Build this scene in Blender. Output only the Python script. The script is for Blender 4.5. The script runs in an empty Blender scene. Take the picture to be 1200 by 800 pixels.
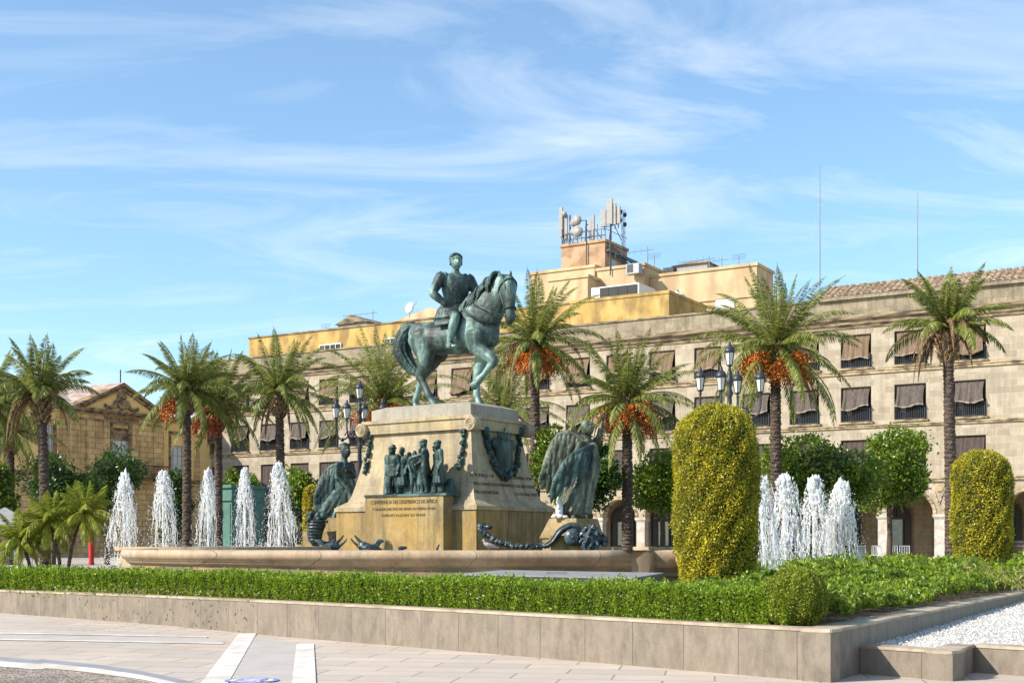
import bpy, math, random
import numpy as np
from mathutils import Vector, Matrix, noise as mn
R=math.radians; PI=math.pi; TAU=2*PI
random.seed(7)
F=1500.0; HZ=636.0; EYE=1.6
scn=bpy.context.scene; COL=scn.collection
def W(px,py,Y): return Vector(((px-600)/F*Y, Y, EYE+(HZ-py)/F*Y))
def zat(py,Y): return EYE+(HZ-py)/F*Y
# ---------------------------------------------------------------- materials
def lin(c): return tuple(((x/12.92) if x<=.04045 else ((x+.055)/1.055)**2.4) for x in [v/255 for v in c])+(1,)
class NT:
    def __init__(s,name):
        s.m=bpy.data.materials.new(name); s.m.use_nodes=True; s.t=s.m.node_tree; s.t.nodes.clear()
        s.out=s.n('ShaderNodeOutputMaterial')
    def n(s,k,**kw):
        n=s.t.nodes.new(k)
        for a,b in kw.items(): setattr(n,a,b)
        return n
    def l(s,a,b): s.t.links.new(a,b)
    def noise(s,vec,scale,detail=4,rough=.55):
        n=s.n('ShaderNodeTexNoise'); n.inputs['Scale'].default_value=scale; n.inputs['Detail'].default_value=detail; n.inputs['Roughness'].default_value=rough
        if vec is not None: s.l(vec,n.inputs['Vector'])
        return n.outputs['Fac']
    def ramp(s,fac,stops):
        r=s.n('ShaderNodeValToRGB'); e=r.color_ramp.elements
        while len(e)<len(stops): e.new(.5)
        for i,(p,c) in enumerate(stops): e[i].position=p; e[i].color=c if len(c)==4 else tuple(c)+(1,)
        s.l(fac,r.inputs['Fac']); return r.outputs['Color']
    def mix(s,fac,a,b,mode='MIX'):
        m=s.n('ShaderNodeMix',data_type='RGBA',blend_type=mode)
        for sock,v in ((m.inputs[0],fac),(m.inputs[6],a),(m.inputs[7],b)):
            if isinstance(v,(int,float)): sock.default_value=v
            elif isinstance(v,(tuple,list)): sock.default_value=tuple(v)
            else: s.l(v,sock)
        return m.outputs[2]
    def coord(s,kind='Object',scale=(1,1,1),rot=(0,0,0)):
        c=s.n('ShaderNodeTexCoord'); mp=s.n('ShaderNodeMapping'); mp.inputs['Scale'].default_value=scale; mp.inputs['Rotation'].default_value=rot
        s.l(c.outputs[kind],mp.inputs['Vector']); return mp.outputs['Vector']
    def bsdf(s,col,rough=.8,bump=None,bstr=.3,bdist=.02,metal=0,spec=.4):
        b=s.n('ShaderNodeBsdfPrincipled'); b.inputs['Roughness'].default_value=rough if isinstance(rough,(int,float)) else .5
        if not isinstance(rough,(int,float)): s.l(rough,b.inputs['Roughness'])
        b.inputs['Metallic'].default_value=metal; b.inputs['Specular IOR Level'].default_value=spec
        if isinstance(col,(tuple,list)): b.inputs['Base Color'].default_value=tuple(col)
        else: s.l(col,b.inputs['Base Color'])
        if bump is not None:
            bp=s.n('ShaderNodeBump'); bp.inputs['Strength'].default_value=bstr; bp.inputs['Distance'].default_value=bdist
            s.l(bump,bp.inputs['Height']); s.l(bp.outputs['Normal'],b.inputs['Normal'])
        s.l(b.outputs[0],s.out.inputs['Surface']); return b
def plain(name,c1,c2=None,scale=6,rough=.8,bstr=.25,bdist=.01,metal=0,spec=.4,c3=None,s3=1.0,stretch=(1,1,1)):
    t=NT(name); v=t.coord(scale=stretch)
    f=t.noise(v,scale,5)
    if c2 is None: c2=tuple(x*.8 for x in c1[:3])+(1,)
    col=t.ramp(f,[(.35,c1),(.65,c2)])
    if c3 is not None:
        g=t.noise(v,s3,4); g=t.ramp(g,[(.45,(0,0,0)),(.62,(1,1,1))]); col=t.mix(g,col,c3)
    t.bsdf(col,rough,f,bstr,bdist,metal,spec); return t.m
def ashlar(name,c1,c2,mortar,bw,rh,ms=.012,stain=(.25,.2,.15,1),stainamt=.45,rough=.9,bstr=.35,warm=None):
    t=NT(name); c=t.n('ShaderNodeTexCoord'); sx=t.n('ShaderNodeSeparateXYZ'); t.l(c.outputs['Object'],sx.inputs[0])
    ad=t.n('ShaderNodeMath',operation='ADD'); t.l(sx.outputs[0],ad.inputs[0]); t.l(sx.outputs[1],ad.inputs[1])
    cb=t.n('ShaderNodeCombineXYZ'); t.l(ad.outputs[0],cb.inputs[0]); t.l(sx.outputs[2],cb.inputs[1])
    b=t.n('ShaderNodeTexBrick'); t.l(cb.outputs[0],b.inputs['Vector']); b.inputs['Scale'].default_value=1
    b.inputs['Brick Width'].default_value=bw; b.inputs['Row Height'].default_value=rh; b.inputs['Mortar Size'].default_value=ms; b.inputs['Mortar Smooth'].default_value=.3
    b.inputs['Color1'].default_value=c1; b.inputs['Color2'].default_value=c2; b.inputs['Mortar'].default_value=mortar; b.inputs['Bias'].default_value=-.1
    n1=t.noise(c.outputs['Object'],1.1,6,.62); n2=t.noise(c.outputs['Object'],14,5,.6)
    mp=t.n('ShaderNodeMapping'); mp.inputs['Scale'].default_value=(2.2,2.2,.22); t.l(c.outputs['Object'],mp.inputs['Vector']); n3=t.noise(mp.outputs[0],1.5,5,.6)
    col=t.mix(t.ramp(n1,[(.38,(0,0,0)),(.72,(stainamt,)*3)]),b.outputs['Color'],stain,'MULTIPLY') if False else b.outputs['Color']
    f1=t.ramp(n1,[(.42,(0,0,0)),(.66,(stainamt,)*3)]); col=t.mix(f1,col,stain)
    if warm is not None: f4=t.ramp(t.noise(c.outputs['Object'],.6,3),[(.4,(0,0,0)),(.65,(.6,)*3)]); col=t.mix(f4,col,warm)
    f3=t.ramp(n3,[(.48,(0,0,0)),(.64,(stainamt*.8,)*3)]); col=t.mix(f3,col,stain)
    col=t.mix(.35,col,t.ramp(n2,[(.3,(.35,.35,.35)),(.7,(1,1,1))]),'MULTIPLY')
    h=t.mix(.25,b.outputs['Fac'],n2); inv=t.n('ShaderNodeInvert'); t.l(h,inv.inputs['Color'])
    t.bsdf(col,rough,inv.outputs[0],bstr,.02); return t.m
def leafmat(name,cols,trans=.3,rough=.5,nscale=.8,namt=.35,dark=None):
    t=NT(name); g=t.n('ShaderNodeNewGeometry'); v=t.coord()
    c=t.ramp(g.outputs['Random Per Island'],[(i/(len(cols)-1),k) for i,k in enumerate(cols)])
    f=t.ramp(t.noise(v,nscale,3),[(.35,(0,0,0)),(.65,(namt,)*3)])
    c=t.mix(f,c,dark if dark else tuple(x*.45 for x in cols[0][:3])+(1,))
    b=t.n('ShaderNodeBsdfPrincipled'); b.inputs['Roughness'].default_value=rough; b.inputs['Specular IOR Level'].default_value=.35; t.l(c,b.inputs['Base Color'])
    tr=t.n('ShaderNodeBsdfTranslucent'); t.l(c,tr.inputs['Color']); mx=t.n('ShaderNodeMixShader'); mx.inputs[0].default_value=trans
    t.l(b.outputs[0],mx.inputs[1]); t.l(tr.outputs[0],mx.inputs[2]); t.l(mx.outputs[0],t.out.inputs['Surface']); return t.m
def rgb(r,g,b): return (r,g,b,1)
MT={}
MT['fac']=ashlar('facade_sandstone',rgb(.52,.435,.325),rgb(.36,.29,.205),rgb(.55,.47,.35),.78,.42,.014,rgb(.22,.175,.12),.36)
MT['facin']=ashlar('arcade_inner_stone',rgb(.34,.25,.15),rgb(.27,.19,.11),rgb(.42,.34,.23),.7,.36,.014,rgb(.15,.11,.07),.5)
MT['trim']=plain('carved_sandstone',rgb(.50,.39,.24),rgb(.34,.25,.14),3,.9,.4,.02,c3=rgb(.13,.09,.055),s3=1.3,stretch=(1,1,2.5))
MT['cornice']=plain('weathered_cornice',rgb(.40,.31,.19),rgb(.22,.16,.10),2.4,.9,.5,.03,c3=rgb(.09,.065,.045),s3=1.7,stretch=(.6,1,3))
MT['parapet']=ashlar('parapet_stone',rgb(.40,.33,.22),rgb(.31,.25,.165),rgb(.30,.25,.18),1.1,.45,.02,rgb(.15,.12,.085),.65)
MT['col']=plain('pale_marble_column',rgb(.52,.48,.42),rgb(.42,.38,.33),4,.6,.15,.01,c3=rgb(.38,.30,.22),s3=1.5)
MT['yellow']=plain('yellow_render',rgb(.56,.38,.13),rgb(.47,.30,.09),1.1,.9,.15,.02,c3=rgb(.30,.19,.07),s3=.9,stretch=(1,1,.5))
MT['tan']=plain('tan_render',rgb(.60,.45,.27),rgb(.52,.375,.21),.9,.9,.15,.02,c3=rgb(.42,.29,.17),s3=.7,stretch=(1,1,.4))
MT['tanred']=plain('pinkish_tan_render',rgb(.52,.34,.21),rgb(.42,.26,.16),1.3,.9,.2,.02,c3=rgb(.30,.18,.10),s3=1.1)
MT['tile']=plain('clay_roof_tile',rgb(.27,.18,.11),rgb(.14,.09,.055),5,.9,.5,.02,c3=rgb(.42,.33,.24),s3=3.1)
MT['redtile']=plain('pinkish_roof_tile',rgb(.36,.26,.21),rgb(.27,.185,.145),3,.9,.5,.03,c3=rgb(.50,.40,.34),s3=1.5)
MT['awn1']=plain('tan_canvas',rgb(.165,.108,.064),rgb(.115,.075,.046),2,.85,.5,.03,c3=rgb(.23,.155,.095),s3=9,stretch=(6,1,.4))
MT['awn2']=plain('brown_canvas',rgb(.085,.064,.052),rgb(.055,.042,.035),2,.85,.5,.03,c3=rgb(.14,.11,.09),s3=9,stretch=(6,1,.4))
MT['awn3']=plain('maroon_curtain',rgb(.075,.052,.043),rgb(.05,.035,.03),2,.85,.6,.03,c3=rgb(.095,.072,.06),s3=7,stretch=(6,1,.3))
MT['fold']=plain('folded_canvas_hem',rgb(.38,.31,.235),rgb(.22,.17,.125),7,.85,.6,.02)
MT['iron']=plain('dark_wrought_iron',rgb(.035,.038,.045),rgb(.022,.024,.03),12,.45,.2,.005,spec=.5)
MT['dark']=plain('dark_window_interior',rgb(.012,.010,.010),rgb(.02,.016,.014),3,.4)
MT['frame']=plain('brown_window_frame',rgb(.06,.032,.02),rgb(.04,.02,.013),8,.6)
MT['glassy']=plain('pale_window_pane',rgb(.30,.34,.30),rgb(.20,.24,.21),2,.15,0,.01,spec=.8)
MT['white']=plain('white_shutter',rgb(.68,.68,.66),rgb(.56,.56,.55),6,.6)
MT['musw']=ashlar('museum_stone',rgb(.88,.58,.26),rgb(.74,.46,.18),rgb(.28,.18,.10),.95,.42,.02,rgb(.22,.13,.065),.5)
MT['musy']=plain('museum_yellow_render',rgb(.90,.60,.24),rgb(.80,.50,.18),1.2,.9,.1,.01)
MT['musc']=plain('museum_brown_moulding',rgb(.40,.26,.14),rgb(.24,.15,.08),2.5,.9,.4,.02,c3=rgb(.08,.05,.03),s3=1.7,stretch=(1,1,2))
MT['ochre']=ashlar('ochre_stained_granite',rgb(.40,.28,.125),rgb(.34,.235,.10),rgb(.28,.19,.08),3.0,1.6,.006,rgb(.13,.095,.045),.8,.75,.15,warm=rgb(.46,.27,.05))
MT['pale']=ashlar('buff_monument_stone',rgb(.50,.40,.26),rgb(.44,.35,.22),rgb(.27,.21,.14),1.9,.86,.008,rgb(.20,.16,.11),.75,.8,.15,warm=rgb(.53,.39,.18))
MT['paleg']=ashlar('grey_monument_stone',rgb(.44,.39,.31),rgb(.38,.34,.27),rgb(.25,.21,.16),1.7,1.2,.01,rgb(.24,.21,.16),.55,.8,.15)
MT['rim']=plain('sandstone_pool_rim',rgb(.52,.40,.29),rgb(.42,.31,.21),1.2,.6,.25,.01,c3=rgb(.33,.22,.13),s3=.7,stretch=(1,1,3))
MT['rim']=ashlar('sandstone_pool_rim',rgb(.54,.41,.29),rgb(.46,.335,.225),rgb(.18,.13,.09),1.35,40,.012,rgb(.25,.185,.12),.6,.7,.2,warm=rgb(.50,.32,.17))
MT['rimd']=plain('dark_pool_wall',rgb(.36,.24,.14),rgb(.25,.16,.09),1.2,.7,.25,.01,c3=rgb(.16,.14,.08),s3=1.2,stretch=(1,1,2))  # darker brown than the rim moulding above it
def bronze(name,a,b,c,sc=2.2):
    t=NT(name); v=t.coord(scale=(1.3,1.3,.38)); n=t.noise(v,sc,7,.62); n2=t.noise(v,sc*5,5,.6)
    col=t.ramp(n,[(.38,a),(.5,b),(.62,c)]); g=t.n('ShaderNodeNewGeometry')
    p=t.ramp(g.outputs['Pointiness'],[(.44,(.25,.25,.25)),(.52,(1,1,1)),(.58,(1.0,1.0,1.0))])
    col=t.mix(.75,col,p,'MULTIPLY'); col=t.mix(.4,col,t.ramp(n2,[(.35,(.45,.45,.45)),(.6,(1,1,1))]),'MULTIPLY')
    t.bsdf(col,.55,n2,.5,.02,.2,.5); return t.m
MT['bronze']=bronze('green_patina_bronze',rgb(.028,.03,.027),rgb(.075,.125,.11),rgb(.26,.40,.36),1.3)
MT['bronzed']=bronze('dark_green_bronze',rgb(.016,.028,.025),rgb(.03,.065,.058),rgb(.10,.165,.145),1.6)
MT['bronzeb']=bronze('dark_brown_green_bronze',rgb(.04,.035,.022),rgb(.07,.085,.055),rgb(.20,.22,.16),2.0)
MT['bronzek']=plain('blackened_bronze',rgb(.018,.02,.022),rgb(.045,.05,.05),9,.35,.5,.02,metal=.3,c3=rgb(.07,.10,.11),s3=5)
MT['letter']=plain('dark_bronze_lettering',rgb(.075,.05,.028),None,6,.7)
def granite(name,c1,c2,joint,bw):
    t=NT(name); c=t.n('ShaderNodeTexCoord'); v=c.outputs['Object']; uvn=t.n('ShaderNodeUVMap'); b=t.n('ShaderNodeTexBrick'); t.l(uvn.outputs[0],b.inputs['Vector'])
    b.inputs['Scale'].default_value=1; b.inputs['Brick Width'].default_value=bw; b.inputs['Row Height'].default_value=3; b.inputs['Mortar Size'].default_value=.006; b.offset=0
    b.inputs['Color1'].default_value=c1; b.inputs['Color2'].default_value=c2; b.inputs['Mortar'].default_value=joint
    mp=t.n('ShaderNodeMapping'); mp.inputs['Scale'].default_value=(2.2,2.2,1.0); t.l(v,mp.inputs['Vector'])
    n1=t.noise(mp.outputs[0],2.6,8,.72); n2=t.noise(v,90,3,.6); n3=t.noise(v,1.0,5,.6)
    col=t.mix(t.ramp(n1,[(.4,(0,0,0)),(.68,(.65,)*3)]),b.outputs['Color'],rgb(.085,.066,.05))
    col=t.mix(t.ramp(n3,[(.42,(0,0,0)),(.7,(.5,)*3)]),col,rgb(.24,.19,.14))
    col=t.mix(t.ramp(t.noise(v,2.1,3),[(.80,(0,0,0)),(.83,(.5,)*3)]),col,rgb(.05,.025,.015))
    col=t.mix(.5,col,t.ramp(n2,[(.3,(.5,.5,.5)),(.6,(1,1,1))]),'MULTIPLY')
    t.bsdf(col,.75,n2,.15,.004); return t.m
MT['wall']=granite('granite_wall_slabs',rgb(.28,.225,.17),rgb(.245,.20,.15),rgb(.09,.07,.055),.82)
MT['cap']=plain('granite_coping',rgb(.47,.39,.29),rgb(.38,.30,.21),9,.75,.2,.005,c3=rgb(.28,.21,.15),s3=2)
MT['soil']=plain('dry_brown_soil',rgb(.20,.13,.08),rgb(.11,.07,.045),9,1,.9,.04,c3=rgb(.33,.25,.17),s3=14)
def paving():
    t=NT('beige_paving_tiles'); v=t.coord(rot=(0,0,R(9))); b=t.n('ShaderNodeTexBrick'); t.l(v,b.inputs['Vector']); b.offset=.5
    b.inputs['Scale'].default_value=1; b.inputs['Brick Width'].default_value=1.2; b.inputs['Row Height'].default_value=.6; b.inputs['Mortar Size'].default_value=.013
    b.inputs['Color1'].default_value=rgb(.58,.475,.39); b.inputs['Color2'].default_value=rgb(.46,.395,.335); b.inputs['Mortar'].default_value=rgb(.24,.19,.15)
    n=t.noise(v,.7,6,.6); n2=t.noise(v,60,4,.6); n3=t.noise(v,5,5,.6)
    col=t.mix(t.ramp(n,[(.4,(0,0,0)),(.7,(.55,)*3)]),b.outputs['Color'],rgb(.43,.33,.24))
    col=t.mix(t.ramp(n3,[(.5,(0,0,0)),(.75,(.35,)*3)]),col,rgb(.36,.31,.27))
    col=t.mix(.3,col,t.ramp(n2,[(.3,(.6,.6,.6)),(.6,(1,1,1))]),'MULTIPLY')
    t.bsdf(col,.8,b.outputs['Fac'],.1,.003); return t.m
MT['pave']=paving()
MT['plaza']=plain('pale_plaza_paving',rgb(.46,.41,.34),rgb(.38,.33,.27),2,.85,.1,.01,c3=rgb(.30,.26,.21),s3=.4)
def speck(name,c1,c2,scale,rough=.9,bstr=.8,bd=.02):
    t=NT(name); v=t.coord(); vo=t.n('ShaderNodeTexVoronoi'); vo.inputs['Scale'].default_value=scale; t.l(v,vo.inputs['Vector'])
    bw=t.n('ShaderNodeRGBToBW'); t.l(vo.outputs['Color'],bw.inputs[0]); col=t.ramp(bw.outputs[0],[(.2,c2),(.55,c1)])
    col=t.mix(t.ramp(t.noise(v,1.2,4),[(.4,(0,0,0)),(.65,(.5,)*3)]),col,c2)
    t.bsdf(col,rough,vo.outputs['Distance'],bstr,bd); return t.m
MT['pebble']=speck('pebbled_dark_surface',rgb(.42,.34,.26),rgb(.09,.075,.065),28)
MT['gravelb']=speck('white_gravel_base',rgb(.62,.58,.52),rgb(.38,.35,.31),45)
MT['stone_chip']=leafmat('white_gravel_stones',[rgb(.80,.77,.72),rgb(.60,.57,.52),rgb(.86,.84,.80)],0,.8,3,.2,rgb(.5,.45,.4))
MT['wstripe']=plain('worn_white_stripe',rgb(.74,.70,.64),rgb(.62,.56,.49),3,.8,.1,.002,c3=rgb(.55,.47,.39),s3=1.5)
MT['gstripe']=plain('blue_grey_stripe',rgb(.30,.30,.31),rgb(.24,.24,.255),3,.8,.1,.002)
MT['lstripe']=plain('grey_paving_band',rgb(.48,.42,.37),rgb(.42,.37,.33),2,.8,.1,.002)
MT['bluep']=plain('faded_blue_paint',rgb(.10,.12,.42),rgb(.40,.42,.62),7,.7,.1,.002)
def water():
    t=NT('white_fountain_water'); b=t.n('ShaderNodeBsdfPrincipled'); b.inputs['Base Color'].default_value=rgb(.95,.955,.95); b.inputs['Roughness'].default_value=.12; b.inputs['Specular IOR Level'].default_value=.7
    tr=t.n('ShaderNodeBsdfTranslucent'); tr.inputs['Color'].default_value=rgb(.97,.97,.96); m1=t.n('ShaderNodeMixShader'); m1.inputs[0].default_value=.4
    t.l(b.outputs[0],m1.inputs[1]); t.l(tr.outputs[0],m1.inputs[2]); tp=t.n('ShaderNodeBsdfTransparent'); m2=t.n('ShaderNodeMixShader'); m2.inputs[0].default_value=.42
    t.l(m1.outputs[0],m2.inputs[1]); t.l(tp.outputs[0],m2.inputs[2]); t.l(m2.outputs[0],t.out.inputs['Surface']); return t.m
MT['jet']=water()
def pool():
    t=NT('pool_water'); v=t.coord(); n=t.noise(v,5,4); t.bsdf(rgb(.05,.08,.07),.05,n,.4,.03,0,.9); return t.m
MT['pool']=pool()
MT['trunk']=plain('palm_trunk_bark',rgb(.135,.095,.07),rgb(.07,.05,.038),7,.95,.9,.04,c3=rgb(.055,.035,.028),s3=5,stretch=(1,1,2.2))
MT['boot']=plain('palm_leaf_bases',rgb(.24,.15,.08),rgb(.10,.06,.035),6,.95,.8,.04,c3=rgb(.36,.25,.13),s3=7)
MT['bark']=plain('grey_brown_bark',rgb(.13,.09,.065),rgb(.07,.048,.035),9,.95,.7,.03)
MT['frond']=leafmat('palm_frond_green',[rgb(.12,.155,.025),rgb(.21,.25,.045),rgb(.34,.36,.08),rgb(.50,.48,.16)],.35,.42,.9,.4)
MT['frondy']=leafmat('palm_frond_yellowish',[rgb(.16,.19,.045),rgb(.24,.25,.06),rgb(.42,.38,.10),rgb(.36,.36,.12)],.35,.45,.9,.3)
MT['frondd']=leafmat('dead_palm_frond',[rgb(.30,.18,.085),rgb(.20,.115,.06),rgb(.42,.29,.15)],.2,.8)
MT['pygmy']=leafmat('bright_yellow_green_frond',[rgb(.20,.27,.03),rgb(.34,.38,.04),rgb(.48,.46,.07)],.4,.4,.9,.3)
MT['date']=leafmat('orange_dates',[rgb(.62,.19,.025),rgb(.75,.27,.04),rgb(.45,.09,.02)],.05,.4,2,.5,rgb(.30,.035,.015))
MT['dater']=leafmat('dark_red_dates',[rgb(.36,.06,.02),rgb(.48,.11,.025),rgb(.24,.03,.015)],.05,.4)
MT['otree']=leafmat('orange_tree_leaves',[rgb(.07,.14,.012),rgb(.15,.25,.02),rgb(.25,.34,.035),rgb(.33,.39,.05)],.3,.35,.8,.45)
MT['dtree']=leafmat('dark_evergreen_leaves',[rgb(.03,.075,.012),rgb(.06,.13,.018),rgb(.10,.19,.03)],.22,.38,.8,.45)
MT['topi']=leafmat('golden_privet_leaves',[rgb(.30,.30,.02),rgb(.68,.56,.035),rgb(.85,.66,.06),rgb(.46,.44,.03),rgb(.17,.22,.02)],.3,.45,1.1,.6,rgb(.085,.12,.018))
MT['topiy']=leafmat('yellow_privet_leaves',[rgb(.50,.40,.03),rgb(.62,.48,.04),rgb(.38,.32,.03)],.3,.45)
MT['boxg']=leafmat('box_leaves',[rgb(.13,.21,.02),rgb(.28,.37,.03),rgb(.45,.46,.06),rgb(.16,.20,.03)],.3,.4,2,.5)
MT['hedge']=leafmat('bright_hedge_leaves',[rgb(.12,.21,.012),rgb(.24,.36,.02),rgb(.40,.48,.045),rgb(.16,.27,.015)],.38,.4,1.6,.35,rgb(.05,.13,.01))
MT['cover']=leafmat('shrub_bed_leaves',[rgb(.12,.22,.015),rgb(.24,.35,.025),rgb(.42,.48,.06),rgb(.10,.17,.02)],.35,.35,1.3,.4,rgb(.045,.11,.012))
MT['drybush']=leafmat('dry_bush_leaves',[rgb(.28,.23,.06),rgb(.22,.30,.05),rgb(.40,.31,.14)],.3,.6)
MT['core']=plain('shade_toned_core',rgb(.022,.035,.010),rgb(.035,.03,.015),12,1)  # solid filler behind the leaves; shade between them is put into its colour
MT['lampglass']=plain('frosted_lantern_glass',rgb(.74,.70,.62),rgb(.66,.62,.54),3,.3,0,.01,spec=.6)
MT['kiosk']=plain('turquoise_painted_metal',rgb(.085,.19,.155),rgb(.065,.15,.125),3,.5,.1,.01)
MT['copper']=plain('rusty_copper',rgb(.32,.13,.07),None,6,.6)
MT['metal']=plain('galvanised_metal',rgb(.34,.34,.34),rgb(.25,.25,.25),6,.45,.1,.01,metal=.4)
MT['panel']=plain('grey_antenna_plastic',rgb(.34,.32,.30),rgb(.27,.25,.235),3,.5,0,.01)
MT['blackm']=plain('black_metal_side',rgb(.03,.03,.033),rgb(.045,.045,.05),5,.5)
MT['greytop']=plain('pale_grey_sheet',rgb(.30,.285,.27),rgb(.22,.21,.20),3,.5,.1,.01)
MT['red']=plain('red_paint',rgb(.55,.03,.025),rgb(.42,.025,.02),5,.5)
MT['canvas']=plain('parasol_canvas',rgb(.34,.31,.31),rgb(.26,.24,.24),3,.8)
MT['wood']=plain('dark_barrel_wood',rgb(.20,.12,.07),rgb(.12,.07,.04),6,.7,stretch=(4,4,.4))
MT['skin']=plain('skin',rgb(.50,.31,.22),rgb(.44,.26,.18),6,.55)
MT['blue']=plain('blue_cloth',rgb(.04,.10,.42),rgb(.03,.075,.32),9,.85)
MT['navy']=plain('navy_cloth',rgb(.03,.035,.06),None,9,.85)
MT['hair']=plain('dark_hair',rgb(.02,.015,.01),None,20,.6)
MT['feather']=plain('grey_feathers',rgb(.20,.19,.20),rgb(.42,.38,.36),14,.7)
MT['bluech']=plain('pale_blue_metal',rgb(.30,.38,.50),rgb(.24,.30,.42),5,.5)
# ---------------------------------------------------------------- mesh tools
def link(name,me,mat,parent=None,smooth=False):
    o=bpy.data.objects.new(name,me); COL.objects.link(o)
    if mat is not None and not me.materials:
        for m in (mat if isinstance(mat,list) else [mat]): me.materials.append(m)
    if parent is not None: o.parent=parent
    if smooth: me.polygons.foreach_set('use_smooth',[True]*len(me.polygons))
    return o
class MB:
    def __init__(s): s.v=[]; s.f=[]; s.mi=[]; s.cur=0
    def add(s,vs,fs):
        b=len(s.v); s.v.extend([tuple(p) for p in vs]); s.f.extend([tuple(b+i for i in f) for f in fs]); s.mi.extend([s.cur]*len(fs)); return s
    def box(s,x0,x1,y0,y1,z0,z1):
        return s.add([(x0,y0,z0),(x1,y0,z0),(x1,y1,z0),(x0,y1,z0),(x0,y0,z1),(x1,y0,z1),(x1,y1,z1),(x0,y1,z1)],
            [(0,3,2,1),(4,5,6,7),(0,1,5,4),(1,2,6,5),(2,3,7,6),(3,0,4,7)])
    def frust(s,r0,z0,r1,z1):  # rects (x0,x1,y0,y1)
        a=[(r0[0],r0[2],z0),(r0[1],r0[2],z0),(r0[1],r0[3],z0),(r0[0],r0[3],z0)]; b=[(r1[0],r1[2],z1),(r1[1],r1[2],z1),(r1[1],r1[3],z1),(r1[0],r1[3],z1)]
        return s.add(a+b,[(0,3,2,1),(4,5,6,7),(0,1,5,4),(1,2,6,5),(2,3,7,6),(3,0,4,7)])
    def quad(s,a,b,c,d): return s.add([a,b,c,d],[(0,1,2,3)])
    def bar(s,p,q,r,n=6,r2=None):
        p=Vector(p); q=Vector(q); T=(q-p); 
        if T.length<1e-6: return s
        T.normalize(); A=T.orthogonal().normalized(); B=T.cross(A); r2=r if r2 is None else r2; vs=[]
        for P,rr in ((p,r),(q,r2)):
            for i in range(n): a=TAU*i/n; vs.append(P+(A*math.cos(a)+B*math.sin(a))*rr)
        return s.add(vs,[(i,(i+1)%n,n+(i+1)%n,n+i) for i in range(n)]+[tuple(range(n-1,-1,-1)),tuple(range(n,2*n))])
    def tube(s,pts,rad,n=6):
        return loft(s,pts,rad,n,side=None,res=1,end=False)
    def lathe(s,prof,n=16,c=(0,0,0),ax='z'):
        vs=[];m=len(prof)
        for r,z in prof:
            for i in range(n):
                a=TAU*i/n; p=(r*math.cos(a),r*math.sin(a),z)
                if ax=='y': p=(p[0],p[2],p[1])
                elif ax=='x': p=(p[2],p[0],p[1])
                vs.append((c[0]+p[0],c[1]+p[1],c[2]+p[2]))
        fs=[(j*n+i,j*n+(i+1)%n,(j+1)*n+(i+1)%n,(j+1)*n+i) for j in range(m-1) for i in range(n)]
        fs.append(tuple(range(n-1,-1,-1))); fs.append(tuple((m-1)*n+i for i in range(n)))
        return s.add(vs,fs)
    def ell(s,c,r,n=12,m=8,rot=None):
        vs=[];M_=Matrix.Rotation(rot[0],3,rot[1]) if rot else None
        for j in range(m+1):
            t=PI*j/m; st=max(math.sin(t),.02)
            for i in range(n):
                a=TAU*i/n; p=Vector((r[0]*st*math.cos(a),r[1]*st*math.sin(a),r[2]*math.cos(t)))
                if M_: p=M_@p
                vs.append(Vector(c)+p)
        fs=[(j*n+i,(j+1)*n+i,(j+1)*n+(i+1)%n,j*n+(i+1)%n) for j in range(m) for i in range(n)]
        fs.append(tuple(range(n))); fs.append(tuple(m*n+n-1-i for i in range(n)))
        return s.add(vs,fs)
    def build(s,name,mat,parent=None,smooth=False):
        me=bpy.data.meshes.new(name); me.from_pydata(s.v,[],s.f)
        if any(s.mi): me.polygons.foreach_set('material_index',s.mi)
        me.update(); return link(name,me,mat,parent,smooth)
def crom(P,res):
    if res<=1 or len(P)<2: return [np.array(p,float) for p in P]
    P=[np.array(p,float) for p in P]; out=[]
    for i in range(len(P)-1):
        a=P[max(i-1,0)];b=P[i];c=P[i+1];d=P[min(i+2,len(P)-1)]
        for k in range(res):
            t=k/res; out.append(.5*((2*b)+(c-a)*t+(2*a-5*b+4*c-d)*t*t+(3*b-a-3*c+d)*t**3))
    out.append(P[-1]); return out
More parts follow.
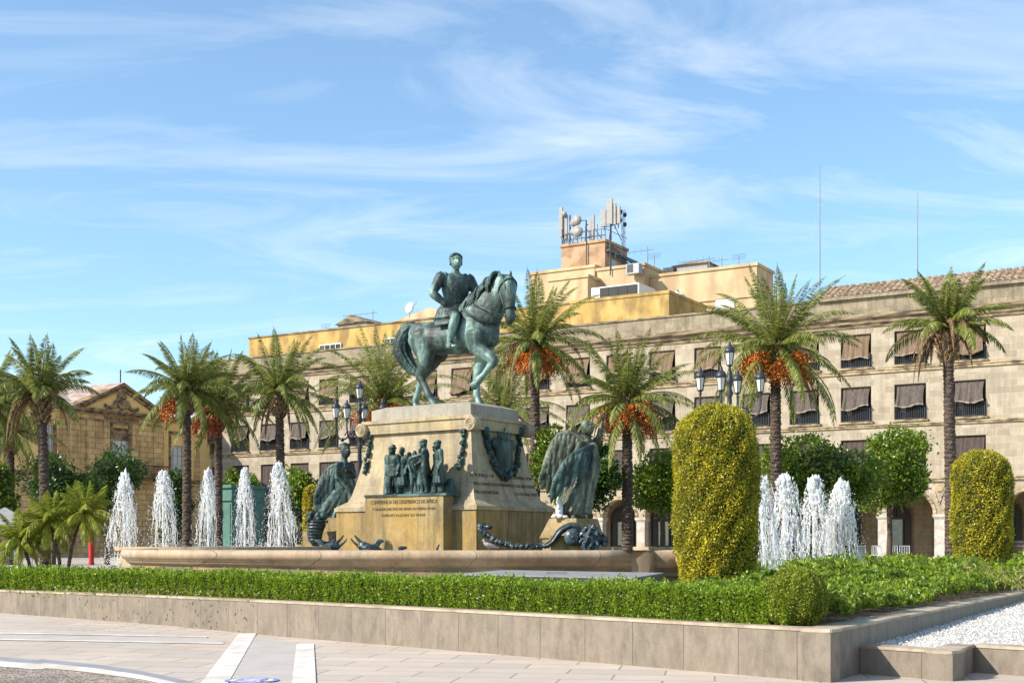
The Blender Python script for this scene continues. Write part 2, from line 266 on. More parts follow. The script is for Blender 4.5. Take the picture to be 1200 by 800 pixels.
def loft(mb,pts,rad,n=14,side=(0,1,0),res=4,end=True,folds=0,amp=0,ph=0):
    rr=[(r,r) if isinstance(r,(int,float)) else r for r in (rad if isinstance(rad,(list,tuple)) and len(rad)==len(pts) else [rad]*len(pts))]
    X=crom([tuple(p)+tuple(r) for p,r in zip(pts,rr)],res); m=len(X); vs=[]
    C=[Vector(x[:3]) for x in X]; rd=[(max(abs(x[3]),.002),max(abs(x[4]),.002)) for x in X]
    def tan(i): return (C[min(i+1,m-1)]-C[max(i-1,0)]).normalized()
    if end:
        T0=tan(0);T1=tan(m-1); C=[C[0]-T0*min(rd[0])*.45]+C+[C[-1]+T1*min(rd[-1])*.45]; rd=[(rd[0][0]*.6,rd[0][1]*.6)]+rd+[(rd[-1][0]*.6,rd[-1][1]*.6)]; m+=2
    A=None
    for i in range(m):
        T=tan(i)
        if T.length<1e-6: T=Vector((0,0,1))
        if side is not None: 
            S=Vector(side); A2=S-T*S.dot(T); A2=A2.normalized() if A2.length>1e-3 else (A if A else T.orthogonal().normalized())
        else: A2=(A-T*A.dot(T)).normalized() if A else T.orthogonal().normalized()
        A=A2; B=T.cross(A)
        for k in range(n):
            a=TAU*k/n; f=1+(amp*math.sin(folds*a+ph+i*.15)*min(1,i/m*1.6) if folds else 0)
            vs.append(C[i]+(A*math.cos(a)*rd[i][0]+B*math.sin(a)*rd[i][1])*f)
    fs=[(j*n+i,j*n+(i+1)%n,(j+1)*n+(i+1)%n,(j+1)*n+i) for j in range(m-1) for i in range(n)]
    fs.append(tuple(range(n-1,-1,-1))); fs.append(tuple((m-1)*n+i for i in range(n)))
    mb.add(vs,fs); return mb
def remesh(mb,name,mat,parent,voxel=.03,sm=4,lump=0,lsc=.2):
    me=bpy.data.meshes.new(name); me.from_pydata(mb.v,[],mb.f); me.update()
    o=bpy.data.objects.new('tmp',me); COL.objects.link(o)
    r=o.modifiers.new('r','REMESH'); r.mode='VOXEL'; r.voxel_size=voxel
    if sm: s=o.modifiers.new('s','SMOOTH'); s.iterations=sm; s.factor=.5
    if lump:
        tx=bpy.data.textures.new('t','CLOUDS'); tx.noise_scale=lsc; d=o.modifiers.new('d','DISPLACE'); d.texture=tx; d.strength=lump; d.mid_level=.5
    bpy.context.view_layer.update(); dg=bpy.context.evaluated_depsgraph_get(); m2=bpy.data.meshes.new_from_object(o.evaluated_get(dg)); m2.name=name
    bpy.data.objects.remove(o); m2.materials.clear(); return link(name,m2,mat,parent,True)
def quads(name,Q,mat,parent=None):
    Q=np.asarray(Q,dtype=np.float32); n=len(Q); k=Q.shape[1]
    me=bpy.data.meshes.new(name); me.vertices.add(n*k); me.vertices.foreach_set('co',Q.reshape(-1)); me.loops.add(n*k); me.loops.foreach_set('vertex_index',np.arange(n*k,dtype=np.int32))
    me.polygons.add(n); me.polygons.foreach_set('loop_start',np.arange(0,n*k,k,dtype=np.int32)); me.polygons.foreach_set('loop_total',np.full(n,k,dtype=np.int32)); me.update(calc_edges=True); me.validate()
    return link(name,me,mat,parent)
def nrm(a): return a/np.maximum(np.linalg.norm(a,axis=1,keepdims=True),1e-6)
def leaves(P,N,size,rng,aspect=.5,spread=.9,up=.2,var=.35):
    n=len(P); P=np.asarray(P); T=nrm(N*.9+rng.normal(0,spread,(n,3))+np.array([0,0,up])); B=nrm(np.cross(T,rng.normal(0,1,(n,3))+N*.3))
    s=(size*(1+rng.uniform(-var,var,n)))[:,None] if np.isscalar(size) else (size*(1+rng.uniform(-var,var,n)))[:,None]
    NN=np.cross(T,B)*.12*s
    return np.stack([P-T*s*.5,P+B*s*aspect*.5+NN,P+T*s*.5,P-B*s*aspect*.5+NN],1)
def thing(name,label,cat,loc=(0,0,0),rz=0,group=None,kind=None):
    o=bpy.data.objects.new(name,None); COL.objects.link(o); o.location=loc; o.rotation_euler=(0,0,rz); o.empty_display_size=.2
    return tag(o,label,cat,group,kind)
def tag(o,label=None,cat=None,group=None,kind=None):
    if label: o['label']=label
    if cat: o['category']=cat
    if group: o['group']=group
    if kind: o['kind']=kind
    return o
def dup(root,loc,rz=None,label=None,scale=None):
    r=root.copy(); COL.objects.link(r); r.location=loc
    if rz is not None: r.rotation_euler=(0,0,rz)
    if scale is not None: r.scale=(scale,)*3 if isinstance(scale,(int,float)) else scale
    if label: r['label']=label
    for ch in list(root.children):
        c=ch.copy(); COL.objects.link(c); c.parent=r
        for g in ch.children:
            d=g.copy(); COL.objects.link(d); d.parent=c
    return r
def txt(s,size,align='CENTER'):
    cu=bpy.data.curves.new('t','FONT'); cu.body=s; cu.size=size; cu.align_x=align; cu.extrude=.004
    o=bpy.data.objects.new('t',cu); COL.objects.link(o); bpy.context.view_layer.update(); dg=bpy.context.evaluated_depsgraph_get(); me=bpy.data.meshes.new_from_object(o.evaluated_get(dg))
    vs=[tuple(v.co) for v in me.vertices]; fs=[tuple(p.vertices) for p in me.polygons]; bpy.data.objects.remove(o); bpy.data.meshes.remove(me); return vs,fs
G=.58   # level of the planted bed and the far plaza
# ================================================================ SETTING: ground
wallc=[(-30,41.5),(-16,31),(-10.86,27.1),(-6.5,24.0),(-2.8,20.85),(.4,17.85),(3.66,14.7)]
wp=[tuple(p) for p in crom(wallc,5)]
SD=(.514,.858)
side_end=(3.66+SD[0]*19.5,14.7+SD[1]*19.5)
def gz(x,y): # gentle rise of the paving to the far left
    return .02*max(0,min(1,(-x-3)/4))+.11*max(0,min(1,(-x-4)/7))*max(0,min(1,(y-14)/10))
nx=60; xs=np.linspace(-45,45,nx); ys=np.linspace(-25,42,nx); vs=[(x,y,gz(x,y)) for y in ys for x in xs]
fs=[(j*nx+i,j*nx+i+1,(j+1)*nx+i+1,(j+1)*nx+i) for j in range(nx-1) for i in range(nx-1)]
tag(MB().add(vs,fs).build('paving',MT['pave']),kind='structure')
# far ground sheet
poly=[(x,y,G) for x,y in wp]+[(side_end[0],side_end[1],G),(60,side_end[1]+2,G),(2500,200,G),(2500,3000,G),(-2500,3000,G),(-2500,60,G),(-60,60,G)]
inner=[(x+.05,y+.12,z) for x,y,z in poly[:len(wp)]]+[(side_end[0]-.1,side_end[1],G)]+poly[len(wp)+1:]
tag(MB().add(inner,[tuple(range(len(inner)))]).build('ground',MT['plaza']),kind='structure')
# sheets on the paving
def sheet(name,pts,mat,dz=.004): return MB().add([(x,y,gz(x,y)+dz) for x,y in pts],[tuple(range(len(pts)))]).build(name,mat)
def gp(px,py,z=0): Y=(EYE-z)*F/(py-HZ); return ((px-600)/F*Y,Y)
def band(name,P,Q,mat,dz=.004,n=10):
    P=[tuple(a) for a in crom(P,n)];Q=[tuple(a) for a in crom(Q,n)]; v=[(x,y,gz(x,y)+dz) for x,y in P]+[(x,y,gz(x,y)+dz) for x,y in Q]; m=len(P)
    return MB().add(v,[(i,i+1,m+i+1,m+i) for i in range(m-1)]).build(name,mat)
tag(band('pebble_strip',[(-25,27),(-12,20.0),gp(0,782),gp(60,786),gp(130,793),gp(200,806),(-2.0,11)],[(-25,5),(-14,5),(-9,5),(-7,5),(-5,5),(-3,5),(-2.2,5)],MT['pebble']),kind='structure')
tag(band('white_border_line',[(-25,27.5),(-12,20.6),gp(0,775.5,.02),gp(60,780),gp(130,787),gp(200,799),(-1.75,11.4)],[(-25,27),(-12,20.1),gp(0,781.5,.02),gp(60,785.5),gp(130,792.5),gp(200,805),(-2.0,10.9)],MT['wstripe'],.009),kind='structure')
tag(band('grey_border_line',[(-25,27.9),(-12,21.0),gp(0,771,.02),gp(60,775.5),gp(130,782),gp(200,793.5),(-1.55,11.9)],[(-25,27.5),(-12,20.6),gp(0,775.5,.02),gp(60,780),gp(130,787),gp(200,799),(-1.75,11.4)],MT['gstripe'],.004),kind='structure')
for i,(a,b,m) in enumerate((((-25,22.4),(-5.1,21.55),'wstripe'),((-25,21.1),(-4.55,20.3),'wstripe'))):
    tag(band('white_line',[a,((a[0]+b[0])/2,(a[1]+b[1])/2+.05),b],[(a[0],a[1]-.22),((a[0]+b[0])/2,(a[1]+b[1])/2-.17),(b[0],b[1]-.2)],MT[m],.009),kind='structure')
tag(band('grey_band',[(-25,22.18),(-5.1,21.35)],[(-25,21.1),(-4.55,20.3)],MT['lstripe'],.005,4),kind='structure')
D2=(.157,-.9876)
for i,(x,y,w,l) in enumerate(((-4.76,22.3,.3,14),(-3.40,20.2,.27,12))):
    a=(x,y);b=(x+D2[0]*l,y+D2[1]*l); nn=(.9876*w,.157*w)
    tag(sheet('crossing_stripe',[a,b,(b[0]+nn[0],b[1]+nn[1]),(a[0]+nn[0],a[1]+nn[1])],MT['wstripe'],.014),kind='structure')
a=(-4.46,22.0);tag(sheet('grey_crossing_panel',[a,(a[0]+D2[0]*14,a[1]+D2[1]*14),(a[0]+D2[0]*14+1.05,a[1]+D2[1]*14+.17),(a[0]+1.05,a[1]-1.7)],MT['lstripe'],.008),kind='structure')
mb=MB(); n=28; cx,cy=-3.0,14.75
for k,(r0,r1,c) in enumerate(((0,.10,0),(.10,.19,1),(.19,.25,0),(.25,.31,1))):
    for i in range(n):
        if (i%7==3 and k!=1): continue
        a0=TAU*i/n;a1=TAU*(i+1)/n; mb.cur=c
        mb.quad((cx+r0*math.cos(a0),cy+r0*math.sin(a0),.026),(cx+r1*math.cos(a0),cy+r1*math.sin(a0),.026),(cx+r1*math.cos(a1),cy+r1*math.sin(a1),.026),(cx+r0*math.cos(a1)+1e-4,cy+r0*math.sin(a1),.026))
tag(mb.build('painted_emblem',[MT['wstripe'],MT['bluep']]),'round white and blue emblem painted on paving between the two white stripes','floor marking')
# ---------------------------------------------------------------- walls
def wallrun(name,P,z0,z1,th,mat,parent=None,cap=None,capover=.03,z0f=None):
    # P polyline; thickness to the left of travel direction
    m=len(P); nn=[]
    for i in range(m):
        a=Vector(P[max(i-1,0)]);b=Vector(P[min(i+1,m-1)]); t=(b-a).normalized(); nn.append(Vector((-t.y,t.x)))
    me=bpy.data.meshes.new(name); vs=[];fs=[];uv=[];L=0
    for i in range(m):
        x,y=P[i]; ix,iy=x+nn[i].x*th,y+nn[i].y*th; zb=z0
        vs+= [(x,y,zb),(x,y,z1),(ix,iy,z1),(ix,iy,zb)]
    Ls=[0]
    for i in range(1,m): Ls.append(Ls[-1]+(Vector(P[i])-Vector(P[i-1])).length)
    for i in range(m-1):
        a=i*4;b=a+4
        for f,u in (((a,b,b+1,a+1),[(Ls[i],.2),(Ls[i+1],.2),(Ls[i+1],1),(Ls[i],1)]),((a+1,b+1,b+2,a+2),[(Ls[i],1),(Ls[i+1],1),(Ls[i+1],1.2),(Ls[i],1.2)]),((a+2,b+2,b+3,a+3),[(Ls[i],.2)]*4)):
            fs.append(f); uv+=u
    e=(m-1)*4; fs+= [(0,1,2,3),(e+3,e+2,e+1,e)]; uv+=[(0,.2),(0,1),(.2,1),(.2,.2)]*2
    me.from_pydata(vs,[],fs); ul=me.uv_layers.new(name='UVMap'); ul.data.foreach_set('uv',[c for p in uv for c in p]); me.update(); o=link(name,me,mat,parent)
    if cap:
        mb=MB(); vs=[]
        for i in range(m):
            x,y=P[i]; o_=Vector((x,y))-nn[i]*capover; q=Vector((x,y))+nn[i]*(th+.02)
            vs+=[(o_.x,o_.y,z1),(o_.x,o_.y,z1+.035),(q.x,q.y,z1+.035),(q.x,q.y,z1)]
        fs=[]
        for i in range(m-1):
            a=i*4;b=a+4; fs+=[(a,b,b+1,a+1),(a+1,b+1,b+2,a+2),(a+2,b+2,b+3,a+3),(a+3,b+3,b,a)]
        fs+=[(0,1,2,3),(e+3,e+2,e+1,e)]
        mb.add(vs,fs).build('coping',cap,parent if parent else o)
    return o
t=thing('planter_wall','long granite slab retaining wall in front of the clipped hedge, turning a corner at the right','wall')
wallrun('front_face',wp,-.1,.575,.22,MT['wall'],t,MT['cap'],.012)
c0=Vector(wp[-1]); sp=[(c0.x+.0+SD[0]*k,c0.y+SD[1]*k) for k in np.linspace(.0,19.5,16)]
spo=[(x+.002,y) for x,y in sp]
wallrun('side_face',spo,-.1,.572,.34,MT['wall'],t,MT['cap'],.01)
# low wall with gravel
S0=Vector((c0.x+SD[0]*1.17,c0.y+SD[1]*1.17)); d1=Vector((.70,-.714)); A=S0+d1*1.21; B=A+Vector(SD)*1.2; Cc=B+d1*9; 
t=thing('low_wall','low granite wall stepping back around the white gravel bed at lower right','wall')
wallrun('wall_face',[tuple(S0+Vector((.004,0))),tuple(A)],-.1,.315,.3,MT['wall'],t,MT['cap'],.012)
wallrun('wall_face',[tuple(A+Vector((0,.002))),tuple(B+d1*-.0)],-.1,.313,.28,MT['wall'],t,MT['cap'],.012)
wallrun('wall_face',[tuple(B+d1*.003),tuple(Cc)],-.1,.311,.3,MT['wall'],t,MT['cap'],.012)
# gravel bed
E=Vector(side_end); gb=[tuple(S0)+(.30,),tuple(A+Vector((-.05,.1)))+(.30,),tuple(B+Vector((-.05,.1)))+(.30,),tuple(Cc)+(.30,),(Cc.x+12,E.y+2,.52),(E.x,E.y,.52)]
tag(MB().add(gb,[(0,1,2,5),(2,3,4,5)]).build('gravel_base',MT['gravelb']),kind='structure')
rng=np.random.default_rng(3)
def tet(P,s,rng):
    n=len(P); D=nrm(rng.normal(0,1,(n,3))); A_=nrm(np.cross(D,rng.normal(0,1,(n,3)))); B_=np.cross(D,A_); s=s[:,None]
    v=[P+D*s*.7,P+A_*s,P-A_*s*.6+B_*s*.8,P-A_*s*.6-B_*s*.8]
    T=np.stack([v[0],v[1],v[2],v[0],v[2],v[3],v[0],v[3],v[1],v[1],v[3],v[2]],1).reshape(n*4,3,3); return T
n=34000; a=rng.random(n); b=rng.random(n)**1.6; ex=np.array([c0.x,c0.y])
P=ex+np.outer(1.1+b*17,SD)+np.outer(a*(8),[.858,-.514]); P=P[((P-np.array(A))@np.array([.714,.70])>.30)&(((P-np.array(A))@np.array([.858,-.514])<-.1)|((P-np.array(B))@np.array([.714,.70])>.30))&(P[:,0]<P[:,1]*.43)]
Z=.30+np.clip(((P-np.array(S0))@np.array(SD))/17.5,0,1)*.22
tag(quads('white_gravel',tet(np.column_stack([P,Z+.008]),rng.uniform(.008,.02,len(P)),rng),MT['stone_chip']),'white gravel stones filling the low bed at the right','gravel',kind='stuff')
# soil of the bed
sb=[(x+.1,y+.3) for x,y in wp[5:]]+[(sp[i][0]-.35,sp[i][1]) for i in range(1,16)]+[(7.5,34),(-2,23.5),(-9,30.5),(-22,38)]
tag(MB().add([(x,y,G+.02) for x,y in sb],[tuple(range(len(sb)))]).build('soil',MT['soil']),kind='structure')
# ================================================================ MAIN FACADE
FA=math.atan2(-.513,.858)
FO=Vector((27.5,77.0,0)); FXD=Vector((.858,-.513,0)); FYD=Vector((.513,.858,0))
fac=thing('stone_arcade_building','long four storey sandstone building with arcade and canvas covered windows behind the palms','building',FO,FA)
def fx(px,b=0):
    u=(px-600)/F; return -(((27.5+.513*b)-u*(77+.858*b))/(.858+.513*u))
def fY(x,b=0): return 77-.513*x+.858*b
def fz(px,py,b=0): return EYE+(HZ-py)/F*fY(fx(px,b),b)
cx_=[0,-3.49,-6.84,-10.17,-13.4,-16.8,-20.1,-23.4,-26.6,-29.9,-33.1,-36.4,-39.6,-42.8,-46,-49.1,-52.1,-55.3,-58.5,-61.8]
XL,XR=-63.9,12.0; WH=.96
rows=[(5.62,8.08),(9.2,11.4),(12.6,14.7)]
mb=MB()
def holewall(mb,x0,x1,z0,z1,holes,y=0,dep=.4):
    xs=sorted(set([x0,x1]+[h[0] for h in holes]+[h[1] for h in holes])); zs=sorted(set([z0,z1]+[h[2] for h in holes]+[h[3] for h in holes]))
    for i in range(len(xs)-1):
        for j in range(len(zs)-1):
            mx=(xs[i]+xs[i+1])/2; mz=(zs[j]+zs[j+1])/2
            if any(h[0]<mx<h[1] and h[2]<mz<h[3] for h in holes): continue
            mb.quad((xs[i],y,zs[j]),(xs[i+1],y,zs[j]),(xs[i+1],y,zs[j+1]),(xs[i],y,zs[j+1]))
    for a,b,c,d in holes:
        mb.quad((a,y,c),(a,y,d),(a,y+dep,d),(a,y+dep,c)); mb.quad((b,y,c),(b,y+dep,c),(b,y+dep,d),(b,y,d)); mb.quad((a,y,c),(a,y+dep,c),(b,y+dep,c),(b,y,c)); mb.quad((a,y,d),(b,y,d),(b,y+dep,d),(a,y+dep,d))
holes=[(x-WH,x+WH,r[0],r[1]) for x in cx_ for r in rows]
holewall(mb,XL,XR,5.45,15.3,holes)
mb.quad((XR,0,G),(XR,20,G),(XR,20,17),(XR,0,17)); mb.quad((XL,0,G),(XL,0,17),(XL,20,17),(XL,20,G)); mb.quad((XL,20,G),(XL,20,17),(XR,20,17),(XR,20,G))
mb.build('wall',MT['fac'],fac)
colx=[1.7,-1.7]+[(cx_[i]+cx_[i+1])/2 for i in range(len(cx_)-1)]; colx=sorted(set(round(c,3) for c in colx)); colx=[c for c in colx if c!=1.7 or True]
colx=sorted([5.1,8.5,1.745 if False else 1.7]+[(cx_[i]+cx_[i+1])/2 for i in range(len(cx_)-1)])
# arcade spandrels
mb=MB(); PW=.37; SPR=3.37; TOP=5.45; DEP=.7
def arch_bay(mb,xa,xb):
    c=(xa+xb)/2; r=(xb-xa)/2-PW; n=14
    for k in range(n):
        a0=PI-PI*k/n;a1=PI-PI*(k+1)/n; p0=(c+r*math.cos(a0),SPR+r*math.sin(a0));p1=(c+r*math.cos(a1),SPR+r*math.sin(a1))
        mb.quad((p0[0],0,p0[1]),(p1[0],0,p1[1]),(p1[0],0,TOP),(p0[0],0,TOP)); mb.quad((p0[0],0,p0[1]),(p0[0],DEP,p0[1]),(p1[0],DEP,p1[1]),(p1[0],0,p1[1]))
        mb.quad((p0[0],DEP,p0[1]),(p0[0],DEP,TOP),(p1[0],DEP,TOP),(p1[0],DEP,p1[1]))
for i in range(len(colx)-1): arch_bay(mb,colx[i],colx[i+1])
for c in colx:
    mb.box(c-PW,c+PW,.0,DEP,SPR,TOP)
mb.box(XL,colx[0]-PW,0,DEP,G,TOP); mb.box(colx[-1]+PW,XR,0,DEP,G,TOP)
mb.build('arcade_front',MT['fac'],fac)
for i in range(len(colx)-1):
    xa,xb=colx[i],colx[i+1]; c=(xa+xb)/2; r=(xb-xa)/2-PW; mb=MB(); n=16
    for k in range(n):
        a0=PI*k/n;a1=PI*(k+1)/n
        for (ra,rb,y0,y1) in ((r+.01,r+.22,-.05,-.05),):
            P=[(c+q*math.cos(a),y,SPR+q*math.sin(a)) for q,a,y in ((ra,a0,-.05),(ra,a1,-.05),(rb,a1,-.05),(rb,a0,-.05),(ra,a0,0),(ra,a1,0),(rb,a1,0),(rb,a0,0))]
            mb.add(P,[(0,3,2,1),(3,7,6,2),(0,1,5,4)])
    # carved ornament between arches
    mb.lathe([(.27,-.05),(.27,0)],14,(xb,0,4.95),'y'); mb.lathe([(.2,-.075),(.2,-.05)],14,(xb,0,4.95),'y')
    mb.bar((xb-.28,-.02,4.75),(xb,-.02,3.95),.045,5); mb.bar((xb+.28,-.02,4.75),(xb,-.02,3.95),.045,5)
    mb.build('arch',MT['trim'],fac)
cmb=MB(); cmb.lathe([(.40,0),(.40,.18),(.33,.24),(.31,.3),(.29,2.45),(.32,2.5),(.36,2.56)],4); 
col0=None
for c in colx:
    mb=MB(); s2=.31
    mb.box(c-s2,c+s2,.05,.05+2*s2,G+.2,3.05); mb.box(c-.38,c+.38,-.02,.74,G,G+.2)
    mb.frust((c-.31,c+.31,.05,.67),3.052,(c-.39,c+.39,-.04,.76),3.2); mb.box(c-.40,c+.40,-.05,.77,3.2,3.368)
    mb.build('column',MT['col'],fac)
# inner arcade
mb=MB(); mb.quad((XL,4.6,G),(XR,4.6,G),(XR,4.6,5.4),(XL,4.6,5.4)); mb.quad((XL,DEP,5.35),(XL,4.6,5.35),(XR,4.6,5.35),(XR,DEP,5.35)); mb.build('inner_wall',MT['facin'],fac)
for i in range(len(colx)-1):
    c=(colx[i]+colx[i+1])/2+1.35; mb=MB(); mb.box(c-.95,c+.95,4.45,4.59,G,3.3)
    n=12; mb.add([(c+.95*math.cos(PI*k/n),4.45,3.3+.95*math.sin(PI*k/n)) for k in range(n+1)],[tuple(range(n,-1,-1))]); d=mb.build('door',MT['dark'],fac)
    mb=MB(); 
    for x in (-.95,-.45,.45,.87): mb.box(c+x,c+x+.09,4.36,4.45,G,3.3)
    mb.box(c-.95,c+.96,4.35,4.45,3.2,3.32); mb.box(c-.95,c+.96,4.355,4.45,1.3,1.42); mb.box(c-.04,c+.04,4.36,4.45,3.32,4.2)
    for k in range(n):
        a0=PI*k/n;a1=PI*(k+1)/n; mb.quad((c+.88*math.cos(a1),4.40,3.3+.88*math.sin(a1)),(c+.88*math.cos(a0),4.40,3.3+.88*math.sin(a0)),(c+1.0*math.cos(a0),4.40,3.3+1.0*math.sin(a0)),(c+1.0*math.cos(a1),4.40,3.3+1.0*math.sin(a1)))
    mb.build('door_frame',MT['frame'],d)
    MB().box(c-.35,c+.44,4.40,4.44,1.45,3.15).build('door_pane',MT['glassy'],d)
    if i%3==1: MB().ell((c-1.4,2.2,4.75),(.22,.22,.16),10,6).build('ceiling_lamp',MT['lampglass'],fac,True)
# string courses, cornice, parapet
mb=MB()
for z0,z1,y in ((12.18,12.34,-.10),(12.34,12.42,-.15),(8.80,8.92,-.10),(8.92,9.0,-.15),(5.36,5.50,-.14),(5.50,5.58,-.2)):
    mb.box(XL,XR-.01,y,.0-.002,z0,z1)
mb.build('string_course',MT['trim'],fac)
mb=MB(); prof=[(0,15.05),(-.08,15.1),(-.1,15.25),(-.2,15.32),(-.24,15.5),(-.42,15.62),(-.46,15.8),(-.40,15.86),(0,15.95)]
for (y0,z0),(y1,z1) in zip(prof[:-1],prof[1:]): mb.quad((XL-.2,y0,z0),(XR,y0,z0),(XR,y1,z1),(XL-.2,y1,z1))
mb.add([(XL-.2,y,z) for y,z in prof],[tuple(range(len(prof)))]); mb.build('cornice',MT['cornice'],fac)
MB().box(XL,XR,.03,.45,15.3,16.95).build('parapet',MT['parapet'],fac)
mb=MB(); mb.box(XL-.05,-9.4,-.06,.55,16.95,17.07); mb.build('parapet_coping',MT['cornice'],fac)
MB().box(XL+.2,XR-.1,.45,19.9,15.6,15.9).build('flat_roof',MT['tan'],fac)
# clay tile roof strip at the right
mb=MB(); x0,x1=-9.3,XR; per=.40; ny=9; nxt=int((x1-x0)/per*8); vs=[]
for j in range(ny):
    for st in (0,1):
        t=(j+st)/ny; yy=-.22+t*3.0; zz=17.0+t*1.32+(.06 if st==0 else 0.0)
        for i in range(nxt+1):
            x=x0+(x1-x0)*i/nxt; ph=(x/per)%1; w=abs(math.sin(PI*ph))**.7; vs.append((x,yy,zz+.15*w))
nn=nxt+1; fs=[(r*nn+i,r*nn+i+1,(r+1)*nn+i+1,(r+1)*nn+i) for r in range(2*ny-1) for i in range(nxt)]
mb.add(vs,fs); mb.quad((x0,2.78,18.3),(x0,-.2,17.0),(x0,.3,16.9),(x0,2.78,16)); mb.build('tile_roof',MT['tile'],fac)
MB().box(x0,XR,-.20,.5,16.93,17.16).add([(x0,-.2,17.0),(XR,-.2,17.0),(XR,2.8,18.3),(x0,2.8,18.3)],[(0,1,2,3)]).build('eaves',MT['parapet'],fac)
# windows: three prototypes (one per storey), copies in a loop
rw=random.Random(4)
def awning(kind,seed,zb,zt):
    r=random.Random(seed); mb=MB(); nx_,nz_=13,9; h=zt-zb
    if kind==0: end=zb+.06; out=.0
    elif kind==1: end=zb+h*r.uniform(.30,.48); out=r.uniform(.22,.42)
    else: end=zb+h*r.uniform(.06,.34); out=r.uniform(.2,.4)
    vs=[]; sag=r.uniform(-.22,.22); p1,p2=r.uniform(0,6),r.uniform(0,6)
    for j in range(nz_+1):
        t=j/nz_; 
        for i in range(nx_+1):
            s=i/nx_; x=(-.86+1.72*s)*(1-.07*math.sin(PI*t)*(1 if kind else .2)) ; y=.16-t*(.16+out)+.035*math.sin(s*17+p1+t*2)*t+.02*math.sin(s*31+p2)
            z=zt-.04-(zt-.04-end)*t+(.09*math.sin(s*6+p1)+sag*(s-.5))*t*(1 if kind else .1); vs.append((x,y,z))
    fs=[(j*(nx_+1)+i,j*(nx_+1)+i+1,(j+1)*(nx_+1)+i+1,(j+1)*(nx_+1)+i) for j in range(nz_) for i in range(nx_)]
    mb.add(vs,fs); hem=[vs[nz_*(nx_+1)+i] for i in range(nx_+1)]; return mb,hem,end
def railing(zb,h):
    mb=MB(); 
    for i in range(17): x=-.88+1.76*i/16; mb.box(x-.012,x+.012,-.13,-.106,zb+.05,zb+h)
    mb.box(-.92,.92,-.14,-.10,zb+h,zb+h+.04); mb.box(-.92,.92,-.14,-.10,zb+.03,zb+.07); mb.box(-.93,-.90,-.14,.1,zb+.03,zb+h+.04); mb.box(.90,.93,-.14,.1,zb+.03,zb+h+.04); return mb
protos={}
for ri,(zb,zt) in enumerate(rows):
    for v in range(7):
        kind=[0,1,2][ri]
        w=MB().box(-WH,WH,.36,.4,0,zt-zb).build('window',MT['dark'],None)
        mb=MB(); 
        for x in (-WH,-.04,WH-.08): mb.box(x,x+.08,.30,.362,.0,zt-zb)
        mb.box(-WH,WH,.298,.362,zt-zb-.08,zt-zb); mb.build('window_frame',MT['frame'],w)
        MB().box(-WH-.14,WH+.14,-.2,-.001,-.13,-.003).add([],[]).build('sill',MT['trim'],w)
        fa_=MB(); ZT=zt-zb
        for i in range(9):
            q0=-1.15+2.3*i/9+.010;q1=-1.15+2.3*(i+1)/9-.010; fa_.add([(q0*.9,-.006,ZT+.02),(q1*.9,-.006,ZT+.02),(q1*1.06,-.006,ZT+.46),(q0*1.06,-.006,ZT+.46)],[(0,1,2,3)])
        fa_.build('flat_arch',MT['fac'],w)
        am,hem,end=awning(kind,ri*10+v,0,zt-zb); am.build('awning',MT[['awn3','awn2','awn1'][ri]],w)
        if kind:
            hm=MB(); loft(hm,[(x,y-.03,z+.01) for x,y,z in hem],[(.045+.02*math.sin(i*1.9+v)) for i in range(len(hem))],6,side=None,res=2); 
            if kind==1: hm.build('rolled_hem',MT['fold'],w)
            else: hm.build('rolled_hem',MT['awn1'] if v%2 else MT['fold'],w)
            railing(0,.82).build('railing',MT['iron'],w)
            if kind==2 and v==3:
                pass
        protos[(ri,v)]=w
used=set()
for ri,(zb,zt) in enumerate(rows):
    for k,x in enumerate(cx_):
        v=rw.randrange(7); p=protos[(ri,v)]
        if (ri,v) not in used: used.add((ri,v)); w=p
        else:
            w=p.copy(); COL.objects.link(w)
            for ch in list(p.children): c=ch.copy(); COL.objects.link(c); c.parent=w
        w.parent=fac; w.location=(x,0,zb); w['group']='facade windows'
for k,p in protos.items():
    if k not in used:
        for ch in list(p.children): bpy.data.objects.remove(ch)
        bpy.data.objects.remove(p)
# ---------------------------------------------------------------- rooftop volumes
def rbox(root,name,px0,px1,py,b,depth,zb,mat,over=0,pxd=None):
    x0,x1=fx(px0,b),fx(px1,b); z=fz(px1,py,b)
    if pxd is not None:
        Xw=FO+FXD*x1+FYD*b; u=(pxd-600)/F; depth=(u*Xw.y-Xw.x)/(.513-.858*u)
    mb=MB(); mb.box(x0,x1,b,b+depth,zb,z); o=mb.build(name,mat,root)
    if over: MB().box(x0-over,x1+over,b-over,b+depth+over,z,z+.22).build('parapet_cap',mat,o)
    return x0,x1,z,depth
yb=thing('yellow_roof_storey','low yellow rendered roof storey running along the left half of the arcade roof','building',FO,FA)
x0,x1,z,d=rbox(yb,'wall',292,620,397-(620-292)*.115+ 0,3.0,7,15.92,MT['yellow'])
# recompute height from left end so the top stays level
for o in list(yb.children): bpy.data.objects.remove(o)
zy=fz(292,397,3.0)
mb=MB(); mb.box(fx(292,3),fx(668,3)-.0,3,10,15.92,zy); w_=mb.build('wall',MT['yellow'],yb)
MB().box(fx(292,3)-.08,fx(668,3),2.92,10.05,zy,zy+.12).build('coping',MT['cornice'],yb)
for px in (388,465,545):
    x=fx(px,3); q=MB().box(x-1.1,x+1.1,2.93,2.99,zy-2.0,zy-1.25).build('window',MT['dark'],yb); m_=MB(); 
    for k in range(5): m_.box(x-1.12+k*.56-.03,x-1.12+k*.56+.03,2.88,2.93,zy-2.0,zy-1.25)
    m_.box(x-1.15,x+1.15,2.87,2.93,zy-1.25,zy-1.15); m_.build('window_frame',MT['white'],q)
yc=thing('yellow_stairhead','taller yellow rendered roof box with stained wall in front of the grilled cooling unit','building',FO,FA)
